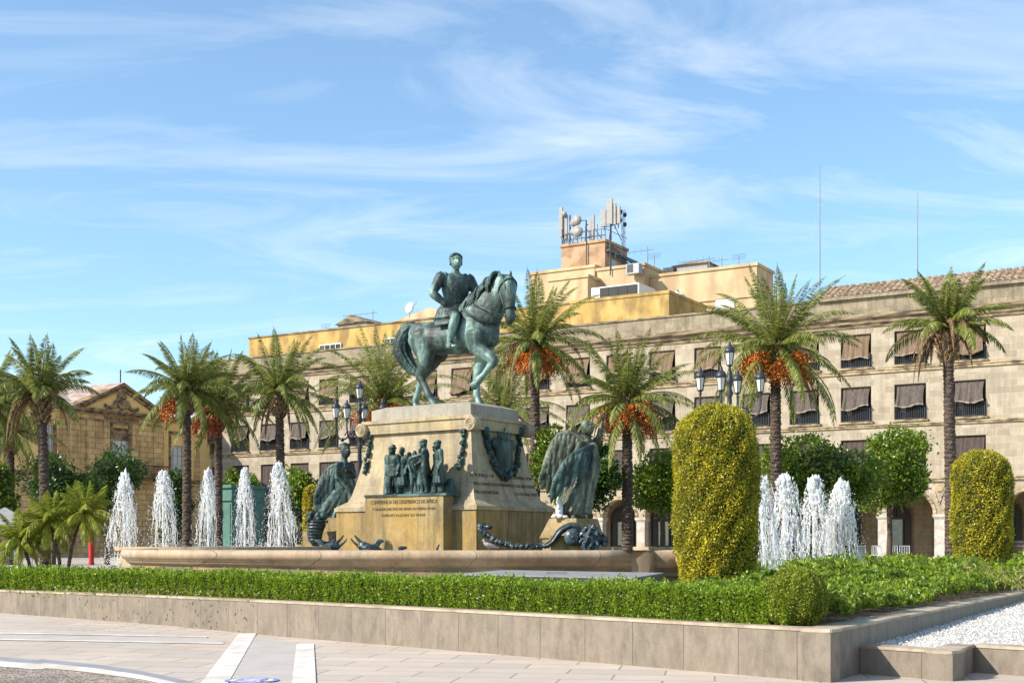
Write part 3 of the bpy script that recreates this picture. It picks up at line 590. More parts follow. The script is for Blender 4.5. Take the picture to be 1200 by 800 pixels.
rbox(yc,'wall',668.5,784,343.5,2.2,3,15.92,MT['yellow'],.06,pxd=828)
tb=thing('tan_roof_building','tan rendered stepped apartment building rising above the arcade roof, crowned with antennas','building',FO,FA)
rbox(tb,'rear_block',621,697,313,11.5,3,15.92,MT['tan'],.1,pxd=716)
rbox(tb,'front_block',643,689,324.5,8,3,15.92,MT['tan'],.1,pxd=715)
rbox(tb,'middle_block',700,755,311,10,4,15.92,MT['tan'],.1,pxd=788)
xt0,xt1,zt,dt=rbox(tb,'tower',658,709,283,12.5,3,15.92,MT['tanred'],.12,pxd=735)
x=xt1; MB().box(x,x+.05,13.6,14.6,zt-3.0,zt-1.2).build('tower_door',MT['metal'],tb)
xe0,xe1,ze,de=rbox(tb,'long_block',762,887,311,11,3,15.92,MT['tan'],.1,pxd=906)
MB().box(xe0,xe1,10.9,10.998,ze-2.3,ze-2.15).build('string_course',MT['tan'],tb)
x=fx(850,11); q=MB().box(x-.75,x+.75,10.9,10.99,fz(850,362,11),fz(850,349,11)).build('window',MT['white'],tb); MB().box(x-.85,x+.85,10.84,10.99,fz(850,362,11)-.12,fz(850,362,11)).build('sill',MT['tan'],q)
hut=thing('rooftop_hut','small grey and pink rooftop hut with two dark arched openings behind the tan parapet','hut',FO,FA)
xh0,xh1,zh,dh=rbox(hut,'wall',790,829,307.5,15,3,15.92,MT['panel'],0,pxd=838)
m_=MB(); m_.frust((xh0-.2,xh1+.3,14.8,18.2),zh,(xh0+1,xh1-.6,16,17),zh+.45); m_.build('roof',MT['cornice'],hut)
for k in (0,1):
    x=xh0+.4+k*.85; n=8; z0=fz(800,321,15)
    MB().add([(x,14.97,z0),(x+.65,14.97,z0)]+[(x+.325+.325*math.cos(PI*i/n),14.97,zh-.75+.3*math.sin(PI*i/n)) for i in range(n+1)],[tuple(range(n+3))]).build('opening',MT['dark'],hut)
ac=thing('cooling_unit','large white rooftop cooling unit with four dark grille panels above the yellow wall','cooling unit',FO,FA)
xa0,xa1,za,da=rbox(ac,'casing',693,749,331,5.5,2,15.92,MT['white'],0,pxd=768)
for k in range(4):
    a=xa0+.75+(xa1-xa0-.85)*k/4; MB().box(a,a+(xa1-xa0-.85)/4-.05,5.44,5.499,za-1.35,za-.1).build('grille',MT['dark'],ac)
for px,py,w,h,lab in ((741,312,.55,.55,'small grey air conditioner box on the tan middle roof with a dark fan side'),(783,318,.45,.8,'dark upright ventilation box beside the rooftop hut')):
    b=9 if px<760 else 14; x=fx(px,b); z=fz(px,py,b)
    q=thing('air_conditioner',lab,'air conditioner',FO+FXD*x+FYD*b+Vector((0,0,z-h)),FA); MB().box(-w,w,0,.7,0,h*1.4).build('casing',MT['metal'] if px<760 else MT['blackm'],q); MB().box(-w+.1,w-.5,-.02,-.001,.1,h*1.3).build('fan_grille',MT['iron'],q)
x=fx(793.5,7.5); z=fz(793,341,7.5); q=thing('water_tank','white round-shouldered water tank standing behind the yellow stairhead','water tank',FO+FXD*x+FYD*7.5+Vector((0,0,z-1.75)),FA); q.scale=(.85,.85,.85)
MB().lathe([(.70,0),(.74,.1),(.74,1.55),(.62,1.75),(.22,1.85),(.22,1.98),(.1,2.0)],16).build('tank_body',MT['white'],q,True); MB().lathe([(.16,2.0),(.16,2.14)],10).build('lid',MT['metal'],q)
q=thing('pale_rooftop_hut','low pale peeling rooftop hut with a shallow pitched top at the far left roofs','hut',FO,FA)
b=8; xx0,xx1=fx(396,b),fx(430,b); zz=fz(412,379,b)
MB().box(xx0,xx1,b,b+4,15.9,zz).build('wall',MT['paleg'],q); mb=MB(); c=(xx0+xx1)/2; mb.add([(xx0-.2,b-.2,zz),(xx1+.2,b-.2,zz),(c,b-.2,zz+.75),(xx0-.2,b+4.2,zz),(xx1+.2,b+4.2,zz),(c,b+4.2,zz+.75)],[(0,1,2),(0,2,5,3),(1,4,5,2),(3,5,4)]); mb.build('roof',MT['cornice'],q)
q=thing('tan_pitched_roof_house','tan house top with a low pitched roof seen behind the horse\'s back','house',FO,FA)
b=9; xx0,xx1=fx(462,b),fx(548,b); zz=fz(500,374,b)
MB().box(xx0,xx1,b,b+5,15.9,zz).build('wall',MT['tan'],q); mb=MB(); c=(xx0+xx1)/2; mb.add([(xx0-.2,b-.2,zz),(xx1+.2,b-.2,zz),(c,b-.2,zz+.9),(xx0-.2,b+5.2,zz),(xx1+.2,b+5.2,zz),(c,b+5.2,zz+.9)],[(0,1,2),(0,2,5,3),(1,4,5,2),(3,5,4)]); mb.build('roof',MT['tan'],q)
# antennas
def fp(px,py,b): x=fx(px,b); return FO+FXD*x+FYD*b+Vector((0,0,fz(px,py,b)))
def aerial(px,pt,pb,b,lab,arms,boom=True):
    base=fp(px,pb,b); h=fz(px,pt,b)-base.z; q=thing('tv_aerial',lab,'aerial',base,FA,'rooftop television aerials')
    MB().bar((0,0,0),(0,0,h),.035,5).build('mast',MT['metal'],q); mb=MB(); 
    if boom: mb.bar((-arms,0,h*.82),(.5,0,h*.82),.02,4); [mb.bar((-arms+k*arms/5,-.1,h*.82-.28),(-arms+k*arms/5,.1,h*.82+.28),.012,4) for k in range(5)]
    else:
        for a in range(4): mb.bar((-.55,0,h*.75+a*.12),(.55,0,h*.75+a*.12),.014,4)
    mb.build('aerial_arms',MT['iron'],q)
aerial(437,364,378,8,'tv aerial with a long boom pointing left above the pale hut',3.2)
aerial(759,289,312,12,'tv aerial between the tower and the rooftop hut',2.8)
aerial(831,300,318,14,'tv aerial just right of the rooftop hut',2.6)
aerial(846,302,317,12,'thin tv aerial with short arm above the long tan block, middle of three',1.2)
aerial(866,300,314,12,'cross shaped tv aerial nearest the palm above the tan block',1.3,False)
aerial(382,383,388,6,'short comb shaped aerial on the yellow roof storey',.5,False)
aerial(767,299,313,12,'short thick antenna post right of the tower',.2,False)
for px,pt,pb,lab in ((961,192,352,'very tall thin radio mast with guy wire, left of the tall palm crown'),(1075.5,226,326,'thin radio mast with short cross arms above the tile roof')):
    b=5; base=fp(px,pb,b); h=fz(px,pt,b)-base.z; q=thing('radio_mast',lab,'radio mast',base,FA); MB().bar((0,0,0),(0,0,h),.045,5,.02).build('mast',MT['metal'],q)
    mb=MB(); mb.bar((0,0,h*.72),(-1.7 if px<1000 else 2.2,0,h*.02),.010,4); mb.build('guy_wire',MT['metal'],q)
    mb=MB(); z=h*.76; mb.bar((-.4,0,z),(.4,0,z),.02,4); mb.bar((-.28,0,z-.6),(.28,0,z-.6),.016,4); mb.build('cross_arm',MT['metal'],q)
base=fp(480,372,7); q=thing('satellite_dish','white satellite dish tilted up on the roof behind the horse','satellite dish',base,FA); MB().bar((0,0,0),(0,0,.6),.04).build('mast',MT['metal'],q)
mb=MB(); mb.ell((0,0,.8),(.42,.10,.5),12,6,(R(35),'Y')); mb.build('dish',MT['white'],q,True); mb=MB(); mb.bar((0,0,.6),(.9,-.2,1.2),.02); mb.build('feed_arm',MT['metal'],q)
def mast(px,pt,b,lab,panels,dishes,hx=0):
    base=FO+FXD*fx(px,b)+FYD*b+Vector((0,0,zt+.22)); h=fz(px,pt,b)-base.z; q=thing('antenna_mast',lab,'antenna mast',base,FA,'mobile phone masts on the tower roof')
    mb=MB(); mb.bar((0,0,0),(0,0,h*.9),.06,6); mb.bar((0,0,h*.55),(.7,.5,0),.03,5); mb.bar((0,0,h*.4),(-.5,.6,0),.03,5); mb.build('pole',MT['iron'],q)
    for dx,dy,z0,z1,w in panels:
        p=MB().box(dx-w,dx+w,dy-.22,dy-.06,z0*h,z1*h).build('panel_antenna',MT['panel'],q); MB().bar((dx,dy,z0*h-.3),(dx,dy,z1*h),.04).bar((dx,dy,z0*h),(0,0,z0*h),.03).bar((dx,dy,z1*h-.3),(0,0,z1*h-.4),.03).build('bracket',MT['iron'],p)
    for dx,dz,r in dishes:
        p=MB().lathe([(r,-.34),(r,-.18),(r*.55,-.02),(.08,.04)],16,(dx,-.1,dz*h),'y').build('dish',MT['panel'],q,True); MB().bar((dx,0,dz*h),(0,0,dz*h),.03).build('bracket',MT['iron'],p)
mast(661,243,12.9,'leftmost phone mast on the tower with two tall slim panels',[(-.2,0,.22,1,.15),(.28,0,.15,.78,.13)],[(.2,.80,.22)],0)
mast(668,248,13.2,'phone mast with two small round dishes facing right, beside the leftmost mast',[],[(.5,.62,.3),(.5,.36,.3)])
mast(687,255,13.0,'phone mast with two larger round dishes on its left',[(.35,.2,.2,.9,.12)],[(-.7,.9,.42),(-.6,.45,.45)])
mast(696,252,13.2,'slim phone mast with one narrow panel at the middle of the tower',[(0,0,.1,1,.12)],[])
mast(716,234,13.2,'tallest phone mast on the tower carrying four broad panels',[(-.62,0,.35,.76,.24),(0,-.1,.38,1,.26),(.36,0,.36,.88,.16),(.62,.1,.38,.80,.24)],[])
base=FO+FXD*fx(730.5,14)+FYD*14+Vector((0,0,zt-.5)); h=fz(730,246,14)-base.z; q=thing('lattice_mast','thin lattice mast with small dark gadgets at the right of the tower roof','antenna mast',base,FA)
mb=MB()
for i in range(3):
    a=TAU*i/3; mb.bar((.14*math.cos(a),.14*math.sin(a),0),(.14*math.cos(a),.14*math.sin(a),h),.025,4)
for k in range(14):
    a=TAU*k/3; mb.bar((.14*math.cos(a),.14*math.sin(a),h*k/14),(.14*math.cos(a+TAU/3),.14*math.sin(a+TAU/3),h*(k+1)/14),.015,4)
mb.build('lattice',MT['iron'],q)
for k,(dx,dz) in enumerate(((.2,.86),(-.25,.74),(.2,.62),(-.2,.95))): MB().ell((dx,-.1,dz*h),(.16,.12,.2),8,6).build('small_antenna',MT['iron'],q,True)
q=thing('roof_railing','dark metal railing and cable trays around the tower top','railing',FO+Vector((0,0,zt+.22)),FA); mb=MB()
for i in range(12): x=xt0+(xt1-xt0)*i/11; mb.bar((x,12.6,0),(x,12.6,.9 if i%3 else 1.3),.03,4)
mb.bar((xt0,12.6,.85),(xt1,12.6,.85),.025,4); mb.bar((xt1,12.6,.85),(xt1,12.5+dt,.85),.025,4); mb.bar((xt0,12.6,.35),(xt1,12.6,.35),.05,4); mb.build('rails',MT['iron'],q)
mb=MB(); z0=-.9; mb.box(xt1+.02,xt1+.3,12.6,12.5+dt+1.5,z0-.1,z0+.08); 
for k in range(7): mb.bar((xt1+.1+random.random()*.3,12.7,-.3-k*.12),(xt1+.4,12.5+dt+2.5,-1.5-k*.1),.035,4)
mb.build('cable_tray',MT['iron'],q)
MB().bar((fx(687,12.3),12.35,.2),(fx(687,12.3),12.35,-3.9),.05,5).build('downpipe',MT['iron'],q); MB().bar((fx(715,9.8),9.85,.3),(fx(715,9.8),9.85,-3.6),.05,5).build('downpipe',MT['iron'],q)
# ================================================================ MUSEUM
MO=Vector((-30.8,100,0)); MA=math.atan2(.858,.513)
mus=thing('pedimented_museum','ochre stone museum with triangular pediment and yellow side wings at the far left','building',MO,MA)
def mk_(px): u=(px-600)/F; return (-30.8-u*100)/(.858*u-.513)
def mz(px,py): return EYE+(HZ-py)/F*(100+.858*mk_(px))
mb=MB(); holewall(mb,-5.5,4.3,G,11.7,[(-1.0,.85,8.0,10.55)],-.35,.3); mb.quad((-5.5,-.35,G),(-5.5,0,G),(-5.5,0,11.7),(-5.5,-.35,11.7)); mb.quad((4.3,-.35,G),(4.3,-.35,11.7),(4.3,0,11.7),(4.3,0,G)); mb.build('central_bay',MT['musw'],mus)
mb=MB(); holewall(mb,-18,-5.5,G,11.7,[(-7.0,-6.1,8.0,10.3),(-11.2,-10,8.0,10.3),(-15.5,-14.5,8,10.3)],0,.25); mb.build('side_wing',MT['musy'],mus); mb=MB(); holewall(mb,4.3,10.5,G,11.7,[(5.5,7.0,7.2,9.6)],0,.25)
mb.quad((10.5,0,G),(10.5,12,G),(10.5,12,11.7),(10.5,0,11.7)); mb.build('side_wing',MT['musy'],mus)
mb=MB(); mb.box(-18,-5.5,-.12,-.002,G,6.6); mb.build('wing_base',MT['musw'],mus); mb=MB(); mb.box(4.3,10.5,-.12,-.002,G,6.4); mb.build('wing_base',MT['musw'],mus)
mb=MB()
for a,b in ((-5.0,-4.2),(-3.4,-2.7),(-1.75,-1.2),(1.05,1.6),(1.9,2.6),(3.3,4.1)): MB().box(a,b,-.47,-.352,6.9,11.0).build('pilaster',MT['musw'],mus)
for a,b in ((-5.9,-5.5),(-8.9,-8.4),(-12.9,-12.2),(4.3,4.75),(8.2,8.8)): MB().box(a,b,-.10,-.002,6.9,11.1).build('pilaster',MT['musw'],mus)
mb=MB()
for a,b,y in ((-5.8,4.6,-.35),(-18,-5.8,0),(4.6,10.5,0)): mb.box(a,b,y-.35,y+.3,11.62,11.85); mb.box(a,b,y-.18,y+.1,11.45,11.62); mb.box(a,b,y-.12,y-.002,6.55,6.85)
# pediment
pk=(0,13.75); L_=(-4.0,11.85); R_=(4.0,11.85)
def slab(p,q,th,y0,y1):
    a=Vector(p);b=Vector(q);n=Vector((-(b-a).y,(b-a).x)).normalized()*th; mb.add([(a.x,y0,a.y),(b.x,y0,b.y),(b.x+n.x,y0,b.y+n.y),(a.x+n.x,y0,a.y+n.y),(a.x,y1,a.y),(b.x,y1,b.y),(b.x+n.x,y1,b.y+n.y),(a.x+n.x,y1,a.y+n.y)],[(0,1,2,3),(7,6,5,4),(0,4,5,1),(3,2,6,7),(0,3,7,4),(1,5,6,2)])
slab((-4.3,11.85),(.02,13.85),.22,-.75,.5); slab((-.02,13.85),(4.3,11.85),.22,-.75,.5); slab((-3.7,11.85),(0,13.5),.18,-.6,-.3); slab((0,13.5),(3.7,11.85),.18,-.6,-.3)
mb.box(-1.2,1.05,-.55,-.35,10.85,11.0); mb.box(-1.15,-.9,-.48,-.35,8,10.85); mb.box(.75,1.0,-.48,-.35,8,10.85)
for a,b in ((-7.15,-5.95),(-11.35,-9.85),(5.35,7.15)): mb.box(a,b,-.16,-.002,10.5,10.75); mb.box(a,a+.2,-.1,-.002,7.2,10.5); mb.box(b-.2,b,-.1,-.002,7.2,10.5)
mb.build('mouldings',MT['musc'],mus)
MB().add([(-4,-.38,11.85),(4,-.38,11.85),(0,-.38,13.7)],[(0,1,2)]).build('tympanum',MT['musy'],mus)
for a,b,z0,zm,z1 in ((-1.0,.85,8.0,9.6,10.55),(-7.0,-6.1,8.0,10.3,10.3),(-11.2,-10,8,10.3,10.3),(5.5,7.0,7.2,9.6,9.6)):
    y=-.12 if a==-1.0 else .2
    w=MB().box(a,b,y,y+.05,z0,zm).build('window',MT['white'],mus); m_=MB()
    for k in range(4): m_.box(a+(b-a)*k/3-.03,a+(b-a)*k/3+.03,y-.03,y-.001,z0,zm)
    for k in range(4): m_.box(a,b,y-.028,y-.001,z0+(zm-z0)*k/3-.02,z0+(zm-z0)*k/3+.02)
    m_.build('window_frame',MT['panel'],w)
    if zm<z1: MB().box(a,b,y-.05,y+.05,zm+.01,z1).build('window_hood',MT['musc'],w)
# carved crest
mb=MB(); mb.ell((0,-.5,12.45),(.42,.12,.55)); mb.ell((0,-.52,13.1),(.3,.12,.25)); mb.box(-.3,.3,-.6,-.4,12.85,12.95)
for s in (-1,1):
    loft(mb,[(s*.35,-.5,12.7),(s*.7,-.5,12.5),(s*.75,-.5,12.15),(s*1.2,-.5,12.05),(s*1.6,-.5,12.1),(s*1.65,-.5,12.3)],[.1,.13,.14,.14,.12,.08],8); mb.ell((s*.55,-.5,12.25),(.3,.1,.22))
    loft(mb,[(s*.2,-.52,13.2),(s*.4,-.52,13.0),(s*.3,-.52,12.8)],[.08,.09,.05],8)
remesh(mb,'carved_crest',MT['musc'],mus,.06,2)
vs,fs=txt('MUSEO DE CERVANTES',.34); MB().add([(x,-.5-z*3,11.12+y) for x,y,z in vs],fs).build('inscription',MT['letter'],mus)
mb=MB(); mb.box(-4.1,4.1,-.5,-.352,10.98,11.04); mb.build('fillet',MT['musc'],mus)
# balcony
mb=MB(); mb.box(1.6,4.4,-1.3,-.36,6.75,6.95); mb.box(1.6,4.4,-1.28,-1.1,7.65,7.78)
for k in range(9): x=1.75+k*.31; mb.lathe([(.05,6.95),(.09,7.15),(.05,7.4),(.07,7.65)],6,(x,-1.2,0))
mb.build('balustrade',MT['musc'],mus)
mb=MB(); mb.quad((-18.3,-.5,11.86),(0,-.5,11.86),(0,6,14.0),(-18.3,6,14.0)); mb.quad((-4.4,-.7,12.0),(0,-.7,14.1),(0,6,14.1),(-4.4,6,12.0)); mb.quad((0,-.7,14.1),(4.4,-.7,12.0),(4.4,6,12.0),(0,6,14.1)); mb.quad((4.3,-.3,11.86),(10.5,-.3,11.86),(10.5,6,12.6),(4.3,6,12.6))
mb.add([(10.5,-.3,11.86),(10.5,12,11.7),(10.5,6,12.6)],[(0,1,2)]); mb.build('roof',MT['redtile'],mus)
MB().bar((0,-.3,14.1),(0,-.3,15.1),.05,5).build('finial',MT['iron'],mus)
# ================================================================ MONUMENT
MX=Vector((.822,-.569,0)); MY=Vector((.569,.822,0)); MO2=Vector((-2.16,41.3,0)); MANG=math.atan2(-.569,.822)
def ray(px,py,ax,val):
    u=(px-600)/F; v=(HZ-py)/F; ex=MX if ax=='x' else MY; Y=(val+ex.dot(MO2))/(ex.x*u+ex.y); P=Vector((u*Y,Y,0))-MO2; return P.dot(MX),P.dot(MY),EYE+v*Y
HX,HY=2.79,2.1
def ins(z): return .25+.50*(max(0,min(1,(z-2.9)/2.16)))**.72
mon=thing('monument_pedestal','tall tapering stone pedestal with corner scrolls, carved inscriptions and ochre stained base','pedestal',MO2,MANG)
mb=MB(); mb.box(-HX,HX,-HY,HY,.3,2.60); mb.build('base_block',MT['ochre'],mon)
mb=MB(); mb.box(-HX-.05,HX+.05,-HY-.05,HY+.05,2.60,2.72); i0=.22; mb.frust((-HX-.03,HX+.03,-HY-.03,HY+.03),2.722,(-HX+i0,HX-i0,-HY+i0,HY-i0),2.90); mb.build('ledge',MT['pale'],mon)
mb=MB(); zs=[2.90+2.2*k/10 for k in range(11)]
for a,b in zip(zs[:-1],zs[1:]):
    ia,ib=ins(a),ins(b); A_=[(-HX+ia,-HY+ia,a),(HX-ia,-HY+ia,a),(HX-ia,HY-ia,a),(-HX+ia,HY-ia,a)]; B_=[(-HX+ib,-HY+ib,b),(HX-ib,-HY+ib,b),(HX-ib,HY-ib,b),(-HX+ib,HY-ib,b)]
    mb.add(A_+B_,[(0,1,5,4),(1,2,6,5),(2,3,7,6),(3,0,4,7)])
mb.build('tapered_shaft',MT['pale'],mon)
ci=.62
mb=MB(); mb.box(-HX+ci,HX-ci,-HY+ci,HY-ci,5.08,5.46); mb.box(-HX+ci-.05,HX-ci+.05,-HY+ci-.05,HY-ci+.05,5.40,5.50); mb.build('cornice',MT['pale'],mon)
mb=MB(); mb.box(-HX+.80,HX-.80,-HY+.80,HY-.80,5.50,5.86); mb.frust((-HX+.80,HX-.80,-HY+.80,HY-.80),5.86,(-HX+1.15,HX-1.15,-HY+1.15,HY-1.15),5.98); mb.build('top_slab',MT['paleg'],mon)
for sx_ in (-1,1):
    for sy_ in (-1,1):
        mb=MB(); x=sx_*(HX-ci+.02); y=sy_*(HY-ci); mb.lathe([(.20,-.16),(.23,-.12),(.23,.12),(.20,.16)],18,(x,y,5.22),'y')
        for f in (-.165,.165):
            pts=[(x+(.17-.13*k/22)*math.cos(k*.55)*sx_,y+f,5.22+(.17-.13*k/22)*math.sin(k*.55)) for k in range(23)]; mb.tube(pts,.022,5)
        mb.build('scroll_volute',MT['pale'],mon)
# front block carrying the bronze relief
xa,_,_=ray(428,600,'y',-HY-.5); xb,_,_=ray(519.5,600,'y',-HY-.5)
mb=MB(); mb.box(xa,xb,-HY-.5,-HY,.3,3.02); mb.build('relief_block',MT['ochre'],mon)
FY=-HY-.5
cxm=(xa+xb)/2; lines=[('CONFERENCIA DEL DESEMBARCO DE AFRICA',.148,2.80,2.05),('Y GRANDES HECHOS DE ARMAS EN TIERRA MORA',.105,2.60,1.95),('INMORTALIZAN SU FAMA',.105,2.41,1.35)]
for s,sz,z,wd in lines:
    vs,fs=txt(s,sz); ex_=max(v[0] for v in vs)-min(v[0] for v in vs); k=wd*1.28/ex_
    MB().add([(cxm+x*k,FY-.006-z_,z+y*1.1) for x,y,z_ in vs],fs).build('inscription',MT['letter'],mon)
for s,sz,z,yc_ in (('EL PUEBLO DE',.14,3.62,-1.15),('AL GENERAL DON',.14,3.62,.95),('JEREZ LEVANTA ESTE MONUMENTO A SU HIJO ILUSTRE',.125,3.36,0),('POR SUSCRIPCION',.14,3.10,-1.1),('LA PATRIA 1929',.14,3.10,1.05)):
    vs,fs=txt(s,sz); ex_=max(v[0] for v in vs)-min(v[0] for v in vs); k=(1.25 if abs(yc_)>.1 else 3.35)/ex_
    MB().add([(HX-ins(z+y)+.008+z_,yc_+x*k,z+y) for x,y,z_ in vs],fs).build('inscription',MT['letter'],mon)
# bronze garlands
def garland(mb,pts,r,lump=.35,seed=1):
    rr=random.Random(seed); P=crom(pts,6)
    for i,p in enumerate(P):
        for k in range(3):
            d=Vector((rr.gauss(0,1),rr.gauss(0,1),rr.gauss(0,1))).normalized()*r*.55; q=r*rr.uniform(.45,.75); mb.ell(Vector(p)+d,(q,q,q*1.1),6,4)
def fr(px,py):
    z=4
    for _ in range(4): x,y,z=ray(px,py,'x',HX-ins(z))
    return (HX-ins(z),y,z)
def fl(px,py):
    z=4
    for _ in range(4): x,y,z=ray(px,py,'y',-HY+ins(z))
    return (x,-HY+ins(z),z)
pts=[Vector(fr(*p))+Vector((.09,0,0)) for p in ((567,508),(571,527),(578,548),(589,559),(599,553),(605,535),(607,508))]
mb=MB(); garland(mb,pts,.125,seed=2); 
for p in (pts[0],pts[-1]): mb.ell(p+Vector((0,0,.08)),(.1,.14,.16))
mb.build('garland',MT['bronzed'],mon,True)
c=Vector(fr(587,534))+Vector((.10,0,0)); mb=MB()
loft(mb,[c+Vector((-.04,0,-.62)),c+Vector((0,0,-.4)),c+Vector((.02,0,0)),c+Vector((0,0,.4)),c+Vector((-.05,0,.52))],[(.14,.06),(.40,.10),(.45,.13),(.48,.11),(.4,.08)],16)
for s in (-1,1): mb.ell(c+Vector((0,s*.46,.36)),(.1,.16,.2)); mb.ell(c+Vector((0,s*.42,-.35)),(.1,.13,.18))
mb.ell(c+Vector((.08,0,-.05)),(.1,.25,.32)); 
for k in range(5): a=(k-2)*.12; mb.bar(c+Vector((.02,a*1.1,.5)),c+Vector((.04,a*1.5,.70)),.055,6,.03); mb.ell(c+Vector((.04,a*1.55,.72)),(.05,.05,.05),6,4)
mb.ell(c+Vector((.04,0,.55)),(.12,.34,.09)); mb.ell(c+Vector((.04,0,.82)),(.05,.05,.1),6,4)
remesh(mb,'crowned_shield',MT['bronzed'],mon,.035,2)
for pp in (((435,508),(433,530),(429.5,552)),((544.5,506),(543,528),(540,547))):
    pts=[Vector(fl(*p))+Vector((0,-.08,0)) for p in pp]; mb=MB(); garland(mb,pts,.10,seed=5); mb.build('garland',MT['bronzed'],mon,True)
# ---------------------------------------------------------------- figures
def human(mb,J,s=1.0,hat=None,face=(0,-1,0),coat=None,hands=True,arm=1.0,leg=1.0,fold=9):
    V={k:Vector(v) for k,v in J.items()}; fd=Vector(face).normalized(); rt=fd.cross(Vector((0,0,1))).normalized(); up=Vector((0,0,1))
    h=V['head']; mb.ell(h,(.078*s,.095*s,.115*s),14,10) if abs(fd.y)>.7 else mb.ell(h,(.095*s,.082*s,.115*s),14,10)
    def L(p,f=0,r=0,u=0): return V[p]+fd*f*s+rt*r*s+up*u*s if isinstance(p,str) else p+fd*f*s+rt*r*s+up*u*s
    loft(mb,[L(h,.03,0,-.10),L(h,.055,0,-.06),L(h,.06,0,0)],[.045*s,.062*s,.06*s],10,tuple(rt))           # jaw, face
    loft(mb,[L(h,.092,0,.035),L(h,.125,0,-.02),L(h,.095,0,-.035)],[.012*s,.018*s,.016*s],6,tuple(rt),2)    # nose
    mb.ell(L(h,.085,0,.045),(.045*s,.045*s,.012*s),8,4); mb.ell(L(h,.088,0,-.068),(.028*s,.028*s,.012*s),8,4)
    for k in (-1,1): mb.ell(L(h,-.005,k*.082,-.01),(.018*s,.018*s,.032*s),6,4); mb.ell(L(h,.082,k*.03,.02),(.013*s,.013*s,.01*s),6,4)
    loft(mb,[L('neck',0,0,-.05),L('neck',0,0,.02),L(h,-.01,0,-.05)],[.07*s,.056*s,.052*s],10,tuple(rt))
    sh=(V['shR']-V['shL']); sw=sh.length/2; sd=tuple(sh.normalized()); pel=V['pelvis']; ch=(V['shR']+V['shL'])/2
    sp=lambda t:pel.lerp(ch,t)
    loft(mb,[sp(-.12),sp(0),sp(.28),sp(.55),sp(.82),sp(1.02),sp(1.12)],[(.13*s,.10*s),(.165*s,.12*s),(.145*s,.105*s),(.165*s,.12*s),(.185*s,.12*s),(.15*s,.09*s),(.06*s,.06*s)],16,sd)
    for k in 'LR':
        a,b,c_=V['sh'+k],V['el'+k],V['ha'+k]; mid=a.lerp(b,.5)
        loft(mb,[a.lerp(ch,.25),a,mid,b],[.062*s*arm,.066*s*arm,.055*s*arm,.045*s*arm],10,None if False else tuple(rt))
        loft(mb,[b,b.lerp(c_,.35),c_],[.046*s*arm,.046*s*arm,.03*s*arm],10,tuple(rt))
        if hands:
            d=(c_-b).normalized(); q=d.cross(fd); q=q.normalized() if q.length>.1 else rt; nn_=d.cross(q)
            loft(mb,[c_,c_+d*.05*s,c_+d*.09*s],[(.032*s,.018*s),(.042*s,.02*s),(.038*s,.017*s)],8,tuple(q))
            for i,f in enumerate((-.030,-.010,.010,.030)):
                ln=(.068,.08,.075,.06)[i]*s; p0=c_+d*.085*s+q*f*s; loft(mb,[p0,p0+d*ln*.5+nn_*.006*s,p0+d*ln*.85+nn_*.03*s],[.0105*s,.0098*s,.008*s],6,tuple(q),2)
            p0=c_+d*.03*s-q*.03*s; loft(mb,[p0,p0-q*.03*s+d*.03*s,p0-q*.035*s+d*.06*s+nn_*.015*s],[.013*s,.012*s,.009*s],6,tuple(nn_),2)
        if 'hi'+k in V:
            a,b,c_,t_=V['hi'+k],V['kn'+k],V['an'+k],V['to'+k]
            loft(mb,[a+(pel-a)*.2,a,a.lerp(b,.5),b],[.09*s*leg,.098*s*leg,.08*s*leg,.06*s*leg],12,tuple(rt))
            loft(mb,[b,b.lerp(c_,.3),b.lerp(c_,.7),c_],[.06*s*leg,.066*s*leg,.046*s*leg,.038*s*leg],12,tuple(rt))
            loft(mb,[c_+(c_-t_)*.25-up*.03*s,c_-up*.03*s,c_.lerp(t_,.5)-up*.02*s,t_],[(.036*s,.04*s),(.042*s,.05*s),(.045*s,.036*s),(.034*s,.022*s)],10,tuple((t_-c_).cross(up).normalized()))
    if hat=='cap': mb.ell(L(h,.0,0,.075),(.105*s,.105*s,.06*s)); mb.ell(L(h,.10,0,.045),(.06*s,.06*s,.014*s))
    if hat=='hat': mb.ell(L(h,0,0,.06),(.15*s,.15*s,.016*s)); mb.ell(L(h,0,0,.10),(.085*s,.09*s,.075*s))
    if hat=='hair': mb.ell(L(h,-.02,0,.035),(.092*s,.092*s,.105*s))
    if coat:
        pts=[sp(.35)]+[Vector(p) for p in coat[0]]; loft(mb,pts,[(.15*s,.12*s)]+coat[1],26,sd,4,True,fold,.07,1.3)
def stand(x,y,z,s,face,step=.06,arm_=((.22,.0,.95),(.22,.05,.95)),hw=.19,lean=0):
    f=Vector((face[0],face[1],0)).normalized(); r=f.cross(Vector((0,0,1))); o=Vector((x,y,z)); P=lambda a,b,c:tuple(o+r*a*s+f*b*s+Vector((0,0,c*s)))
    J=dict(head=P(0,.03+lean,1.63),neck=P(0,0+lean*.9,1.47),shR=P(hw,lean*.8,1.40),shL=P(-hw,lean*.8,1.40),pelvis=P(0,0,.93),
      hiR=P(.09,0,.9),hiL=P(-.09,0,.9),knR=P(.11,step*.8+.03,.50),knL=P(-.11,-step*.5+.03,.50),anR=P(.12,step,.09),anL=P(-.12,-step,.09),toR=P(.15,step+.17,.03),toL=P(-.15,-step+.17,.03))
    (a,b,c),(a2,b2,c2)=arm_; J['haR']=P(a,b,c-.1);J['elR']=P(a*.5+.13,b*.3-.07,c*.5+.62);J['haL']=P(-a2,b2,c2-.1);J['elL']=P(-a2*.5-.13,b2*.3-.07,c2*.5+.62); return J,P
